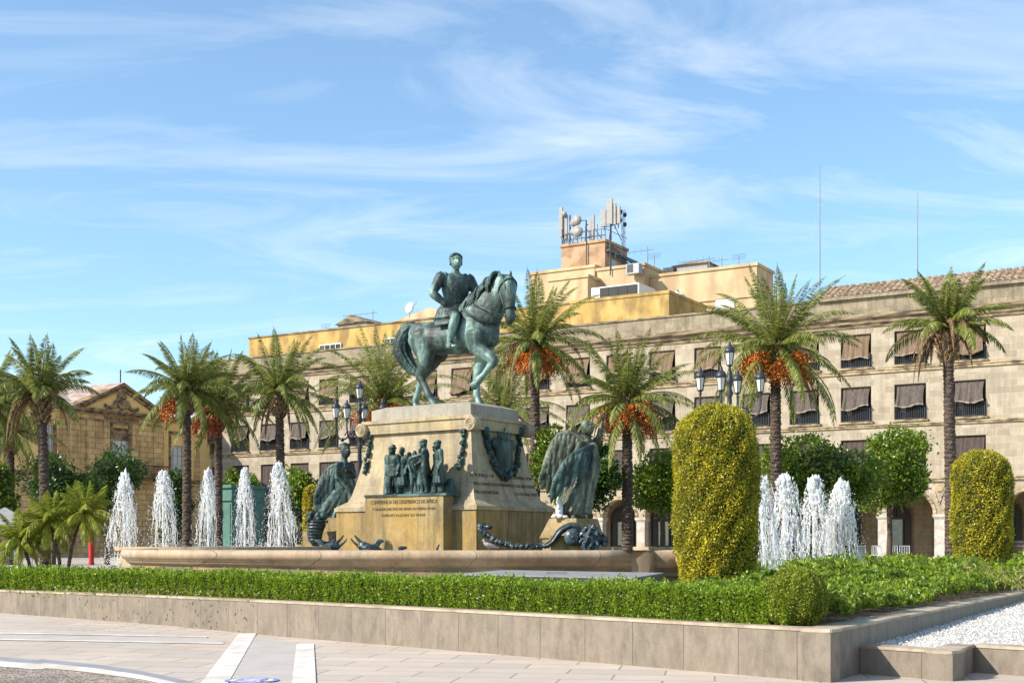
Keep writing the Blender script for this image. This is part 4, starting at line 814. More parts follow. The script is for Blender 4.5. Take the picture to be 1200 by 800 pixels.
# bronze relief group
rg=thing('bronze_soldier_group','green bronze group of uniformed men standing on the pedestal block above its inscription','sculpture',MO2,MANG)
def rx(px): return ray(px,560,'y',FY+.12)[0]
zb=3.02
mb=MB(); mb.box(xa-.02,xb+.12,FY-.04,-HY+.2,zb,zb+.07); mb.build('bronze_plinth',MT['bronzed'],rg)
for (px,yo,s,hat,face,coat,arms) in (
   (451,.22,.80,'cap',(.3,-1),1,((.2,.1,1.0),(.2,.1,1.0))),
   (459.5,-.02,.80,'hat',(-.1,-1),0,((.25,.05,.95),(.24,.05,.95))),
   (470,.30,.70,'hair',(.5,-1),1,((.2,.1,1.0),(.2,.1,1.0))),
   (480,.14,.72,None,(.7,-.7),0,((.2,.15,1.1),(.25,.35,1.25))),
   (466.5,.10,.78,'hair',(.2,-1),1,((.2,.1,1.0),(.2,.1,1.0))),
   (488,.2,.78,'hair',(-.4,-.9),1,((.2,.1,1.0),(.2,.1,1.0))),
   (504,.25,.80,'cap',(-.5,-.9),1,((.2,.1,1.0),(.2,.1,1.0))),
   (496.5,-.04,.88,'cap',(-.85,-.5),0,((.25,.35,1.05),(-.02,.42,1.3))),
   (512.5,-.02,.85,'cap',(-.6,-.8),1,((.22,.1,.9),(.22,.1,.9)))):
    mb=MB(); J,P=stand(rx(px),FY+.22+yo,zb+.06,s*1.06,face,.09,arms); f=Vector(face+(0,)).normalized(); ct=None
    if coat: ct=([P(0,0,.85),P(0,0,.6),P(0,0,.36)],[(.19*s,.16*s),(.23*s,.19*s),(.27*s,.22*s)])
    else: ct=([P(0,0,.85),P(0,0,.68)],[(.19*s,.15*s),(.22*s,.17*s)])
    human(mb,J,s*1.25,hat,face+(0,),ct,arm=1.25,leg=1.15)
    remesh(mb,'bronze_figure',MT['bronzed'],rg,.016,2,.01,.08)
mb=MB()
for k,(px,yo,w,h) in enumerate(((447,.30,.22,1.2),(466,.32,.32,1.15),(474,.34,.32,1.0),(488,.32,.3,1.05),(504,.32,.3,1.1),(518,.34,.24,.5))):
    x=rx(px); loft(mb,[(x,FY+.2+yo,zb+.03),(x,FY+.2+yo,zb+h*.5),(x,FY+.22+yo,zb+h)],[(w,.16),(w*.85,.13),(w*.5,.1)],20,(1,0,0),4,True,7,.12,k)
remesh(mb,'draped_backdrop',MT['bronzed'],rg,.03,2,.03,.12)
# ---------------------------------------------------------------- horse and rider
TZ=5.97
hs=thing('equestrian_statue','green bronze horse with raised foreleg carrying a bareheaded uniformed rider, on the pedestal top','statue',MO2+Vector((0,0,TZ)),MANG)
def rotp(pts,c,ang):
    out=[]
    for p in pts: q=Matrix.Rotation(ang,3,'Z')@(Vector(p)-Vector(c))+Vector(c); out.append(tuple(q))
    return out
mb=MB()
loft(mb,[(-1.12,0,2.15),(-.98,0,2.22),(-.6,0,2.2),(-.1,0,2.12),(.45,0,2.13),(.95,0,2.2),(1.35,0,2.24),(1.68,0,2.24)],[(.24,.28),(.44,.45),(.52,.51),(.49,.49),(.50,.53),(.50,.60),(.42,.58),(.28,.42)],22)
for s in (-1,1): mb.ell((-.78,s*.25,2.28),(.42,.27,.40)); mb.ell((1.15,s*.27,2.15),(.36,.22,.5)); mb.ell((1.5,s*.17,2.05),(.25,.2,.36)); mb.ell((-.5,s*.3,1.85),(.34,.18,.4))
NK=rotp([(1.05,0,2.5),(1.50,0,2.88),(1.82,0,3.22),(2.04,0,3.46),(2.20,0,3.62)],(1.2,0,2.5),R(-6))
loft(mb,NK,[(.40,.70),(.35,.62),(.28,.52),(.22,.42),(.18,.28)],18)
PO=(2.15,-.07,3.54); YA=R(-30)
hd=rotp([(2.14,-.07,3.58),(2.34,-.07,3.36),(2.44,-.07,3.04),(2.50,-.07,2.72),(2.52,-.07,2.48),(2.52,-.07,2.36)],PO,YA)
sv=Matrix.Rotation(YA,3,'Z')@Vector((0,1,0))
loft(mb,hd,[(.20,.26),(.235,.35),(.185,.28),(.14,.195),(.145,.18),(.12,.13)],16,tuple(sv))
fw=Matrix.Rotation(YA,3,'Z')@Vector((1,0,0)); sv=Vector(sv)
H=lambda i,a,b,c: Vector(hd[i])+fw*a+sv*b+Vector((0,0,c))
for s in (-1,1):
    mb.ell(H(1,-.14,s*.13,-.08),(.17,.09,.2)); mb.ell(H(1,.10,s*.165,.05),(.055,.05,.06)); mb.ell(H(1,.13,s*.14,.10),(.09,.05,.03)); mb.ell(H(4,.10,s*.075,.0),(.04,.035,.05))
    loft(mb,[H(0,.0,s*.12,.10),H(0,.04,s*.17,.24),H(0,.05,s*.17,.37)],[(.055,.06),(.06,.045),(.015,.015)],8)
mb.ell(H(5,-.05,0,-.02),(.09,.09,.08)); mb.ell(H(4,-.16,0,-.06),(.08,.07,.06))
def leg(pts,rad): loft(mb,pts,[(x*1.16,y*1.16) for x,y in rad],14)
def hoof(p,t=(.08,0,0)): 
    x,y,z=p; loft(mb,[(x-.0,y,z+.16),(x+.05,y,z+.08),(x+.07,y,z+.02)],[(.10,.10),(.125,.14),(.145,.16)],14,res=2,end=False)
leg([(1.25,.28,2.1),(1.15,.29,1.6),(1.0,.28,1.25),(.93,.28,.98),(.90,.28,.90),(.90,.28,.6),(.89,.28,.36),(.93,.28,.24),(.97,.28,.14)],[(.24,.3),(.18,.22),(.125,.15),(.115,.125),(.10,.10),(.075,.08),(.098,.10),(.08,.08),(.1,.1)]); hoof((.95,.28,0))
leg([(1.32,-.30,2.1),(1.35,-.31,1.72),(1.62,-.32,1.48),(1.88,-.32,1.30),(1.95,-.32,1.20),(1.74,-.32,.98),(1.54,-.32,.80),(1.44,-.32,.72),(1.36,-.32,.62)],[(.26,.3),(.20,.24),(.145,.17),(.125,.135),(.115,.12),(.08,.08),(.085,.085),(.10,.10),(.085,.085)])
loft(mb,[(1.42,-.32,.68),(1.30,-.32,.58),(1.20,-.32,.50)],[(.09,.09),(.12,.12),(.135,.14)],12,res=2,end=False)
leg([(-.75,-.28,2.25),(-.58,-.31,1.80),(-.52,-.32,1.52),(-.64,-.31,1.22),(-.76,-.30,1.02),(-.68,-.30,.86),(-.54,-.30,.6),(-.42,-.30,.38),(-.34,-.30,.24),(-.26,-.3,.13)],[(.26,.40),(.23,.33),(.18,.24),(.13,.16),(.105,.14),(.09,.11),(.078,.085),(.10,.10),(.08,.08),(.1,.1)]); hoof((-.26,-.3,0))
leg([(-.78,.28,2.2),(-.72,.30,1.80),(-.78,.31,1.52),(-1.02,.30,1.22),(-1.2,.30,1.02),(-1.23,.30,.86),(-1.33,.30,.58),(-1.42,.30,.36),(-1.42,.30,.24),(-1.38,.3,.13)],[(.26,.38),(.22,.31),(.17,.22),(.12,.15),(.10,.13),(.09,.105),(.075,.08),(.095,.095),(.08,.08),(.1,.1)]); hoof((-1.40,.3,0))
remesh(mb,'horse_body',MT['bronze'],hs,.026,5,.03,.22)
mb=MB()
loft(mb,[(-1.02,0,2.52),(-1.25,0,2.60),(-1.48,0,2.52),(-1.66,0,2.20),(-1.68,0,1.85),(-1.52,.05,1.5),(-1.28,.08,1.22),(-1.05,.1,1.08)],[(.10,.10),(.17,.16),(.22,.22),(.27,.26),(.27,.25),(.24,.22),(.15,.15),(.05,.05)],24,folds=11,amp=.12,ph=.5)
remesh(mb,'tail',MT['bronzed'],hs,.02,1,.03,.1)
mb=MB(); rr=random.Random(5)
for k in range(26):
    t=k/25; i=t*(len(NK)-1); a=int(min(i,len(NK)-2)); p=Vector(NK[a]).lerp(Vector(NK[a+1]),i-a); T=(Vector(NK[a+1])-Vector(NK[a])).normalized(); nrm_=Vector((-T.z,0,T.x)); top=p+nrm_*([.62,.54,.44,.34,.25][a]*.96)
    s=-1 if k%4 else 1; L_=rr.uniform(.30,.5)
    loft(mb,[top+nrm_*.02,top+Vector((-.05,s*.16,.0)),top+Vector((-.10+rr.uniform(-.04,.04),s*.27,-L_*.5)),top+Vector((-.14+rr.uniform(-.08,.08),s*.29,-L_))],[.07,.065,.05,.02],7,None,3)
for k in range(7): loft(mb,[H(0,-.02,(k-3)*.03,.2),H(0,.16,(k-3)*.05,.14),H(1,.20,(k-3)*.055,.05),H(1,.25,(k-3)*.05,-.14-.03*(k%3))],[.05,.05,.04,.015],6,None,3)
remesh(mb,'mane',MT['bronzed'],hs,.018,1,.012,.05)
mb=MB()
def ring(i,ra,rb,r=.022):
    c=Vector(hd[i]); T=(Vector(hd[i])-Vector(hd[i-1])).normalized(); B=sv.cross(T).normalized(); mb.tube([c+sv*ra*math.cos(a)+B*rb*math.sin(a) for a in [TAU*k/16 for k in range(17)]],r,5)
ring(3,.165,.225); ring(1,.26,.375); 
for s in (-1,1): mb.tube([H(0,-.1,s*.18,0),H(1,-.05,s*.225,-.1),H(2,-.02,s*.175,-.1),H(4,0,s*.14,.06)],.022,5); mb.ell(H(4,0,s*.15,.04),(.05,.03,.05),8,5)
mb.tube([H(4,-.02,-.16,.02),(1.9,-.5,2.7),(1.35,-.42,2.95),(1.0,-.15,3.08),(.9,.02,3.05)],.022,5); mb.tube([H(4,-.02,.16,.02),(1.85,.35,2.9),(1.3,.3,3.0),(.92,.1,3.07)],.022,5)
br=[(.95,-.5,2.85),(1.3,-.52,2.62),(1.62,-.38,2.42),(1.86,-.08,2.36),(1.72,.34,2.5),(1.3,.5,2.75)]; mb.tube([tuple(p) for p in crom(br,4)],.035,6)
mb.build('bridle_and_reins',MT['bronzed'],hs,True)
mb=MB(); loft(mb,[(.30,-.60,2.42),(.30,-.50,2.58),(.3,-.22,2.72),(.3,0,2.78),(.3,.22,2.72),(.3,.5,2.58),(.3,.60,2.42)],[(.26,.03),(.34,.05),(.36,.06),(.36,.08),(.36,.06),(.34,.05),(.26,.03)],12,(1,0,0))
mb.ell((.68,0,2.86),(.1,.2,.12)); mb.ell((-.05,0,2.84),(.12,.26,.12)); remesh(mb,'saddle',MT['bronzed'],hs,.022,2)
hs.scale=(1.09,1.14,1.045); hs.location=hs.location+MX*.06
# rider
S=1.90; fdir=(.80,-.60,0); mb=MB()
J=dict(head=(.40,-.06,4.42),neck=(.37,-.03,4.12),shR=(.13,-.40,3.92),shL=(.60,.28,3.92),pelvis=(.30,0,2.90),elR=(.05,-.72,3.40),haR=(.36,-.48,3.04),elL=(.86,.44,3.40),haL=(.92,.02,3.12),
  hiR=(.32,-.20,2.88),knR=(.82,-.62,2.62),anR=(.66,-.70,1.80),toR=(.98,-.80,1.70),hiL=(.32,.20,2.88),knL=(.82,.62,2.62),anL=(.66,.70,1.80),toL=(.98,.80,1.70))
human(mb,J,S,None,fdir,([(.30,0,3.05),(.30,0,2.85),(.30,0,2.66)],[(.44,.36),(.54,.48),(.60,.58)]),arm=1.45,leg=1.15)
loft(mb,[(.31,0,2.9),(.33,0,3.3),(.36,-.03,3.7),(.37,-.04,3.95)],[(.40,.30),(.36,.28),(.44,.31),(.40,.24)],18,(.47,.68,0))
mb.ell((.37,-.04,4.50),(.185,.185,.18))
rrt=Vector(fdir).cross(Vector((0,0,1)))
for k,kk in ((1,'shR'),(-1,'shL')): mb.ell(Vector(J[kk])+Vector((0,0,.09)),(.13,.13,.05))
loft(mb,[(.36,-.03,4.02),(.37,-.03,4.12)],[(.17,.16),(.135,.13)],14,tuple(rrt))          # collar
for k in range(6): mb.ell(Vector((.34,-.03,3.86-.13*k))+Vector(fdir)*(.235-.01*k),(.028,.028,.028),6,4)
loft(mb,[(.30+.34*math.cos(a)*.8-.0,-.02+.34*math.sin(a)*.8,3.17) for a in [TAU*k/16 for k in range(17)]],[.045]*17,6,None,1,False)
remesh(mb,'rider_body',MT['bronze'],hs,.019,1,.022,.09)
hp_=Vector(J['head']); fd=Vector(fdir).normalized(); rt_=fd.cross(Vector((0,0,1))).normalized(); U=Vector((0,0,1)); Hh=lambda f,r,u: hp_+fd*f+rt_*r+U*u
mb=MB(); mb.ell(Hh(-.01,0,.03),(.165,.165,.215),16,12); loft(mb,[Hh(.03,0,-.10),Hh(.07,0,-.17),Hh(.085,0,-.235)],[(.13,.13),(.115,.11),(.07,.06)],12,tuple(rt_))
loft(mb,[Hh(.155,0,.07),Hh(.205,0,-.02),Hh(.225,0,-.065),Hh(.16,0,-.085)],[.022,.03,.038,.03],8,tuple(rt_),2)
loft(mb,[Hh(.10,-.12,.085),Hh(.165,-.05,.10),Hh(.17,0,.085),Hh(.165,.05,.10),Hh(.10,.12,.085)],[.02,.026,.02,.026,.02],8,None,2)
for s in (-1,1): mb.ell(Hh(.135,s*.062,.045),(.03,.03,.018),8,5); mb.ell(Hh(.11,s*.09,-.05),(.045,.045,.04),8,5); mb.ell(Hh(-.01,s*.165,-.01),(.03,.03,.06),8,6); loft(mb,[Hh(.17,s*.01,-.115),Hh(.155,s*.07,-.13)],[.02,.012],6,None,1)
mb.ell(Hh(.145,0,-.155),(.05,.05,.014),8,5); mb.ell(Hh(.125,0,-.215),(.05,.05,.03),8,5); remesh(mb,'head',MT['bronze'],hs,.0105,1)
mb=MB()
for k in range(120):
    a_=k*2.4; u=math.sqrt(k/120); x_=math.cos(a_)*u; y_=math.sin(a_)*u
    if x_>.62: continue
    p=Hh(-.02+.165*x_,.17*y_,.04+.215*math.sqrt(max(0,1-x_*x_*.8-y_*y_*.8))-(.10 if x_<-.3 else 0)*abs(x_)); mb.ell(p,(.045,.045,.035),6,4)
for k in range(40): aa=PI*.5+PI*(k%10)/9; mb.ell(hp_+(fd*math.cos(aa)+rt_*math.sin(aa))*.165+U*(.10-.055*(k//10)),(.035,.035,.04),6,4)
remesh(mb,'hair',MT['bronzed'],hs,.014,1)
mb=MB(); loft(mb,[(.18,.40,2.95),(.0,.62,2.4),(-.15,.66,1.75)],[(.03,.05),(.035,.05),(.025,.04)],8); mb.build('sabre',MT['bronzed'],hs,True)
for s in (-1,1):
    mb=MB(); mb.tube([(.72,s*.66,2.5),(.76,s*.74,1.86)],.018,5); mb.tube([(.78,s*.66,1.86),(.80,s*.64,1.68),(.80,s*.86,1.68),(.78,s*.84,1.86),(.78,s*.66,1.86)],.025,5); mb.build('stirrup',MT['bronzed'],hs)
# ---------------------------------------------------------------- winged figures
wa=thing('winged_figure_raised_arm','dark bronze winged figure raising one arm, standing right of the pedestal','statue',(1.8,38.6,2.34))
def q(px,py,y=0): return Vector(((px-670)*.0257,y,(607-py)*.0257))
mb=MB(); s=1.9
J=dict(head=tuple(q(688,501,-.08)),neck=tuple(q(689,514)),shR=tuple(q(680,521,-.2)),shL=tuple(q(697,521,.2)),pelvis=tuple(q(685,553)),
  elL=tuple(q(703,508,.0)),haL=tuple(q(706,494,-.05)),elR=tuple(q(672,536,-.32)),haR=tuple(q(664,546,-.4)),
  hiL=tuple(q(688,556,.12)),knL=tuple(q(684,578,.12)),anL=tuple(q(680,601,.15)),toL=tuple(q(686,606,.0)),hiR=tuple(q(682,556,-.12)),knR=tuple(q(676,580,-.15)),anR=tuple(q(668,601,-.15)),toR=tuple(q(672,606,-.35)))
human(mb,J,s,'hair',(.8,-.5,.3),([tuple(q(685,545)),tuple(q(682,565)),tuple(q(676,585,-.02)),tuple(q(670,600,-.02))],[(.25,.22),(.29,.27),(.36,.33),(.42,.38)]),fold=11)
loft(mb,[q(694,520,-.1),q(697,545,-.12),q(692,570,-.15),q(686,600,-.1)],[(.10,.14),(.13,.18),(.15,.16),(.12,.2)],18,(0,1,0),4,True,6,.2)
loft(mb,[q(668,560,.1),q(664,580,.1),q(661,601,.05)],[(.14,.14),(.2,.18),(.24,.24)],20,(0,1,0),4,True,7,.14)
remesh(mb,'draped_body',MT['bronzeb'],wa,.024,2,.04,.14)
def wing(bone,tips,parent,n=15,w=.2,mat='bronzeb',thick=.03):
    mb=MB(); B_=crom([tuple(p) for p in bone],8); T_=crom([tuple(p) for p in tips],8)
    def at_(L_,t): x=t*(len(L_)-1); k=min(int(x),len(L_)-2); return Vector(L_[k]).lerp(Vector(L_[k+1]),x-k)
    loft(mb,[at_(B_,t) for t in (0,.25,.5,.75,1)],[(.09,.11),(.085,.10),(.075,.085),(.06,.07),(.04,.05)],10,None,2)
    for row,(len_,ww,dy) in enumerate(((1.0,w,0),(.62,w*.95,-.05),(.36,w*.8,-.085))):
        for i in range(n):
            t=(i+.5*(row%2))/(n-1); t=min(t,1); p=at_(B_,t); e=p.lerp(at_(T_,t),len_*(1+.13*math.sin(i*2.3))); m=p.lerp(e,.5)+Vector((0,dy-.03*(i%2),.02))
            loft(mb,[p+Vector((0,dy*.5,0)),m,p.lerp(e,.85)+Vector((0,dy*.6-.03*(i%2),0)),e],[(thick,ww*.38),(thick,ww*.5),(thick*.8,ww*.42),(thick*.4,ww*.12)],8,(0,1,0),2)
    return remesh(mb,'wing',MT[mat],parent,.018,0,.002,.05)
wing([q(686,518,.14),q(676,509,.25),q(662,505,.35),q(650,513,.4),q(641,532,.42),q(636,552,.4)],[q(678,548,.2),q(668,558,.3),q(656,566,.35),q(646,571,.38),q(638,572,.36),q(632,569,.34)],wa,14,.17)
wing([q(694,524,-.16),q(684,527,-.34),q(670,534,-.48),q(658,546,-.52),q(650,560,-.5)],[q(684,556,-.36),q(672,566,-.48),q(660,576,-.54),q(650,583,-.54),q(644,588,-.5)],wa,11,.15,'bronzed')
pl=thing('statue_plinth','low stone plinth with sloping left side under the winged figure with raised arm','plinth',(1.85,38.75,0),MANG)
mb=MB(); mb.box(-.62,.62,-.75,.75,.3,1.75); mb.frust((-.70,.62,-.8,.8),1.752,(-.45,.5,-.62,.62),2.34); mb.build('plinth_block',MT['ochre'],pl); 
q0=thing('white_splash_lump','small white splashed lump at the foot of the winged figure with raised arm','water splash',(1.8-.36,38.25,2.34)); mb=MB()  # white splash foam on the plinth, modelled as a solid lump
for k in range(9): mb.ell((random.uniform(-.22,.22),random.uniform(-.06,.06),random.uniform(.03,.08)),(.09,.07,.05))
mb.ell((-.02,0,.25),(.11,.09,.24)); mb.ell((-.05,0,.5),(.07,.06,.15)); remesh(mb,'lump',MT['white'],q0,.02,1,.05,.06)
wl=thing('winged_figure_with_headdress','dark green bronze draped winged figure standing left of the pedestal, face turned to the square','statue',(-6.16,44.0,2.46))
def q2(px,py,y=0): return Vector(((px-390)*.0293,y,(605-py)*.0293))
mb=MB(); s=2.05
J=dict(head=tuple(q2(405,526,-.05)),neck=tuple(q2(403.5,537)),shR=tuple(q2(397,543,-.2)),shL=tuple(q2(410,543,.2)),pelvis=tuple(q2(404,570)),
  elR=tuple(q2(396,557,-.32)),haR=tuple(q2(405,566,-.35)),elL=tuple(q2(415,556,.2)),haL=tuple(q2(410,549,-.2)))
human(mb,J,s,'hair',(.6,-.8,.1),([tuple(q2(404,565)),tuple(q2(402,580)),tuple(q2(396,600)),tuple(q2(392,612))],[(.25,.24),(.32,.30),(.40,.38),(.48,.44)]),fold=12)
for k in range(7): a=(k-3)*.28; mb.ell(q2(404,521)+Vector((math.sin(a)*.2,0,math.cos(a)*.06)),(.05,.05,.07),6,4)
loft(mb,[q2(409,560,-.1),q2(412,580,-.12),q2(415,603,-.1)],[(.12,.2),(.16,.28),(.16,.35)],20,(0,1,0),4,True,8,.18)
loft(mb,[q2(398,575,-.2),q2(388,592,-.25),q2(380,604,-.3)],[(.14,.2),(.16,.24),(.12,.18)],18,(0,1,0),4,True,7,.2)
remesh(mb,'draped_body',MT['bronzed'],wl,.026,2,.045,.16)
wing([q2(401,546,.1),q2(392,543,.22),q2(381,550,.3),q2(373,562,.32),q2(368,577,.3)],[q2(396,590,.15),q2(388,600,.2),q2(380,604,.25),q2(374,602,.28),q2(369,597,.28)],wl,13,.17,'bronzed')
pl=thing('statue_plinth','stepped stone plinth under the winged figure with headdress','plinth',(-6.1,44.2,0),MANG)
mb=MB(); mb.box(-1.0,1.1,-.9,.9,.3,1.55); mb.box(-.8,1.0,-.75,.75,1.55,2.0); mb.box(-.5,1.0,-.6,.6,2.0,2.46); mb.build('plinth_block',MT['ochre'],pl)
# horn of plenty beside it
hn=thing('bronze_horn_of_plenty','ringed bronze horn with fruit at its mouth, curling left of the pedestal base','sculpture',(-6.55,42.9,1.3)); sc=.0286
def q3(px,py,y=0): return Vector(((px-371)*sc,y,(646-py)*sc))
mb=MB(); loft(mb,[q3(372,612),q3(369,622),q3(371,634),q3(381,638.5),q3(391,634),q3(394,626)],[.30,.27,.20,.15,.11,.07],14,(0,1,0),5)
for k in range(7): t=k/6; c=q3(372-3*math.sin(t*2),610+t*22); mb.lathe([(.33-.1*t,-.03),(.35-.1*t,0),(.33-.1*t,.03)],14,tuple(c))
remesh(mb,'horn',MT['bronzek'],hn,.025,1)
mb=MB(); rr=random.Random(9)
for k in range(34): mb.ell(q3(372+rr.uniform(-10,12),607+rr.uniform(-6,4),rr.uniform(-.25,.25)),[rr.uniform(.07,.13)]*3,7,5)
remesh(mb,'fruit',MT['bronzed'],hn,.022,1)
# dolphins
def dolphin(lab,tip,body,sgn,tail=True):
    o=thing('bronze_dolphin',lab,'sculpture',(tip[0],tip[1],1.15),0,'dolphin spouts in the pool'); mb=MB()
    loft(mb,[(-sgn*.95,0,-.35),(-sgn*.72,0,-.02),(-sgn*.5,0,.12),(-sgn*.3,0,.28),(-sgn*.16,0,.40)],[(.20,.14),(.26,.24),(.27,.28),(.2,.2),(.12,.13)],14)
    loft(mb,[(-sgn*.2,0,.42),(-sgn*.04,0,.58),(sgn*.04,0,.68)],[(.09,.06),(.06,.04),(.03,.025)],10); loft(mb,[(-sgn*.16,0,.30),(sgn*.04,0,.46),(sgn*.14,0,.58)],[(.09,.05),(.055,.035),(.03,.02)],10)
    for s in (-1,1): mb.ell((-sgn*.33,s*.18,.34),(.05,.05,.05),8,5); loft(mb,[(-sgn*.5,s*.2,.0),(-sgn*.6,s*.4,-.15)],[(.1,.03),(.05,.02)],8)
    loft(mb,[(-sgn*.55,0,.34),(-sgn*.68,0,.5),(-sgn*.8,0,.5)],[(.03,.1),(.02,.08),(.01,.03)],8)
    remesh(mb,'body',MT['bronzek'],o,.02,2,.01,.05); return o
dolphin('black bronze dolphin head with open beak pointing up to the right, left of two',(W(401,632,37.5).x,37.5),0,1)
dolphin('black bronze dolphin head with open beak pointing up to the left, right of two',(W(417,632,36.6).x,36.6),0,-1)
for px,lab in ((470,'small curved dark bronze fin rising above the pool rim beside the dolphin'),(512.5,'thin dark bronze fin tip rising above the pool rim near the pedestal corner')):
    o=thing('bronze_fin',lab,'sculpture',(W(px,645,36).x,36,1.2)); mb=MB(); 
    if px<500: loft(mb,[(-.15,0,0),(-.05,0,.22),(.16,0,.28)],[(.04,.09),(.04,.08),(.02,.03)],8)
    else: loft(mb,[(-.02,0,0),(0,0,.25),(.05,0,.36)],[(.03,.04),(.025,.035),(.015,.02)],8)
    mb.build('fin',MT['bronzek'],o,True)
# cable garland, scroll and lion head on the right
sg=thing('bronze_garland_scroll','blackened bronze garland looping from the pedestal corner to a big scroll by the lion head','sculpture',(0,0,0))
def at(px,py,Y): return tuple(W(px,py,Y))
mb=MB(); garland(mb,[at(562,618,37.3),at(568,625,37.25),at(578,632,37.2),at(592,637,37.1),at(612,640,37),at(632,640,37),at(646,637,37)],.10,seed=4)
mb.ell(at(565,616,37.3),(.16,.1,.1)); mb.ell(at(573,617,37.2),(.12,.1,.08)); remesh(mb,'garland',MT['bronzek'],sg,.022,1,.02,.05)
mb=MB(); loft(mb,[at(640,639,36.9),at(648,634,36.9),at(655,624,36.9),at(663,618,36.9),at(673,616,36.9),at(681,622,36.9),at(683,630,36.9),at(679,638,36.9)],[(.22,.07),(.24,.09),(.25,.1),(.25,.11),(.25,.11),(.25,.1),(.24,.09),(.2,.06)],12,(0,1,0),4)
remesh(mb,'scroll_band',MT['bronzek'],sg,.022,1)
c=at(671.5,629,36.75); mb=MB(); mb.lathe([(.26,-.1),(.26,.05),(.2,.06),(.2,.0),(.16,-.02)],20,c,'y'); 
for k in range(9): a=TAU*k/9; mb.ell((c[0]+.13*math.cos(a),c[1]-.06,c[2]+.13*math.sin(a)),(.055,.05,.055),7,5)
mb.ell((c[0],c[1]-.08,c[2]),(.06,.05,.06),8,5); mb.build('rosette',MT['bronzek'],sg,True)
ln=thing('bronze_lion_head','blackened bronze lion head with shaggy mane between the scroll and the pool rim','sculpture',(2.28,36.6,1.3)); mb=MB(); L0=Vector((.02,0,.45))
mb.ell(L0,(.28,.28,.36)); rr=random.Random(3)
for k in range(60):
    d=Vector((rr.gauss(0,1),rr.gauss(0,1),rr.gauss(0,1))).normalized()
    if d.x>.5 and abs(d.z)<.6: continue
    p=L0+Vector((d.x*.27,d.y*.3,d.z*.38)); loft(mb,[p,p+d*.07+Vector((-.03,0,-.07)),p+d*.05+Vector((-.02,0,-.15))],[.055,.045,.015],6,None,2)
loft(mb,[L0+Vector((.16,-.05,0)),L0+Vector((.33,-.09,-.05)),L0+Vector((.40,-.11,-.1))],[.18,.13,.09],10); mb.ell(L0+Vector((.40,-.12,-.03)),(.06,.07,.05)); mb.ell(L0+Vector((.34,-.1,-.19)),(.1,.09,.06))
for s in (-1,1): mb.ell(L0+Vector((.26,-.07+s*.12,.10)),(.07,.05,.04)); mb.ell(L0+Vector((.02,s*.24,.30)),(.07,.05,.09))
remesh(mb,'head',MT['bronzek'],ln,.02,1)
pb=thing('lion_block','ochre stone block carrying the bronze scroll and lion head','stone block',(0,0,0)); x0=W(645,640,37.3).x; MB().box(x0,x0+1.15,37.0,38.2,.3,1.42+.4).build('block',MT['ochre'],pb)
# pigeon
pg=thing('pigeon','grey pigeon standing on the pool rim left of the bronze garland','bird',(W(572,645,25.75).x,25.95,1.452)); mb=MB(); loft(mb,[(.22,0,.05),(.12,0,.075),(.02,0,.10),(-.06,0,.14),(-.085,0,.18)],[(.018,.008),(.04,.03),(.055,.05),(.04,.038),(.022,.022)],10)
mb.ell((-.09,0,.205),(.028,.022,.024),8,6); loft(mb,[(-.11,0,.20),(-.14,0,.192)],[.008,.004],5)
for s in (-1,1): mb.bar((0,s*.02,.07),(0,s*.02,0),.005,4); mb.bar((0,s*.02,.003),(-.03,s*.025,.003),.004,4); loft(mb,[(-.02,s*.05,.13),(.08,s*.05,.10),(.18,s*.02,.06)],[(.008,.03),(.01,.03),(.005,.01)],7)
mb.build('body',MT['feather'],pg,True)
# ---------------------------------------------------------------- pool
rimp=[W(795,645,26.4),W(700,645,26.1),W(600,645,25.9),W(500,645,26.0),W(400,645,26.3),W(300,645,27.0),W(220,645,28.0),W(170,645,29.2),W(153,645,30.6),(-9.75,33.5,0),(-10.2,38,0),(-11.5,46,0),(-10,52,0),(-3,55,0),(5,53,0),(8.0,46,0),(6.6,36,0),(4.6,29,0)]
RP=[Vector((p[0],p[1])) for p in rimp]; RP=[Vector(tuple(p)) for p in crom([tuple(p) for p in RP]+[tuple(RP[0])],4)][:-1]
def ringext(P,prof):
    m=len(P); vs=[]
    for i in range(m):
        t=(P[(i+1)%m]-P[i-1]).normalized(); n=Vector((t.y,-t.x))  # path goes right->left along the front: outward is toward camera
        n=-n if n.y>0 and i in (2,) else n
        for o,z in prof: vs.append((P[i].x+n.x*o,P[i].y+n.y*o,z))
    k=len(prof); return vs,[(i*k+j,i*k+j+1,((i+1)%m)*k+j+1,((i+1)%m)*k+j) for i in range(m) for j in range(k-1)]
t0=(RP[3]-RP[1]).normalized(); sgn=1 if Vector((t0.y,-t0.x)).y<0 else -1
rim=thing('fountain_pool','large sandstone fountain pool with rounded projecting rim around the monument','fountain pool',(0,0,0))
pr=[(0,.3),(0,.9),(.05,.92),(.05,1.0),(0,1.02),(0,1.10)]; vs,fs=ringext(RP,[(sgn*o,z) for o,z in pr]); MB().add(vs,fs).build('pool_wall',MT['rimd'],rim)
pr=[(0,1.10),(.06,1.13),(.11,1.17),(.12,1.21),(.19,1.25),(.23,1.31),(.23,1.38),(.19,1.44),(.12,1.455),(-.35,1.455),(-.38,1.4),(-.38,1.0)]; vs,fs=ringext(RP,[(sgn*o,z) for o,z in pr]); MB().add(vs,fs).build('rim_moulding',MT['rim'],rim,True)
MB().add([(p.x,p.y,1.18) for p in RP],[tuple(range(len(RP)))]).build('water_surface',MT['pool'],rim)
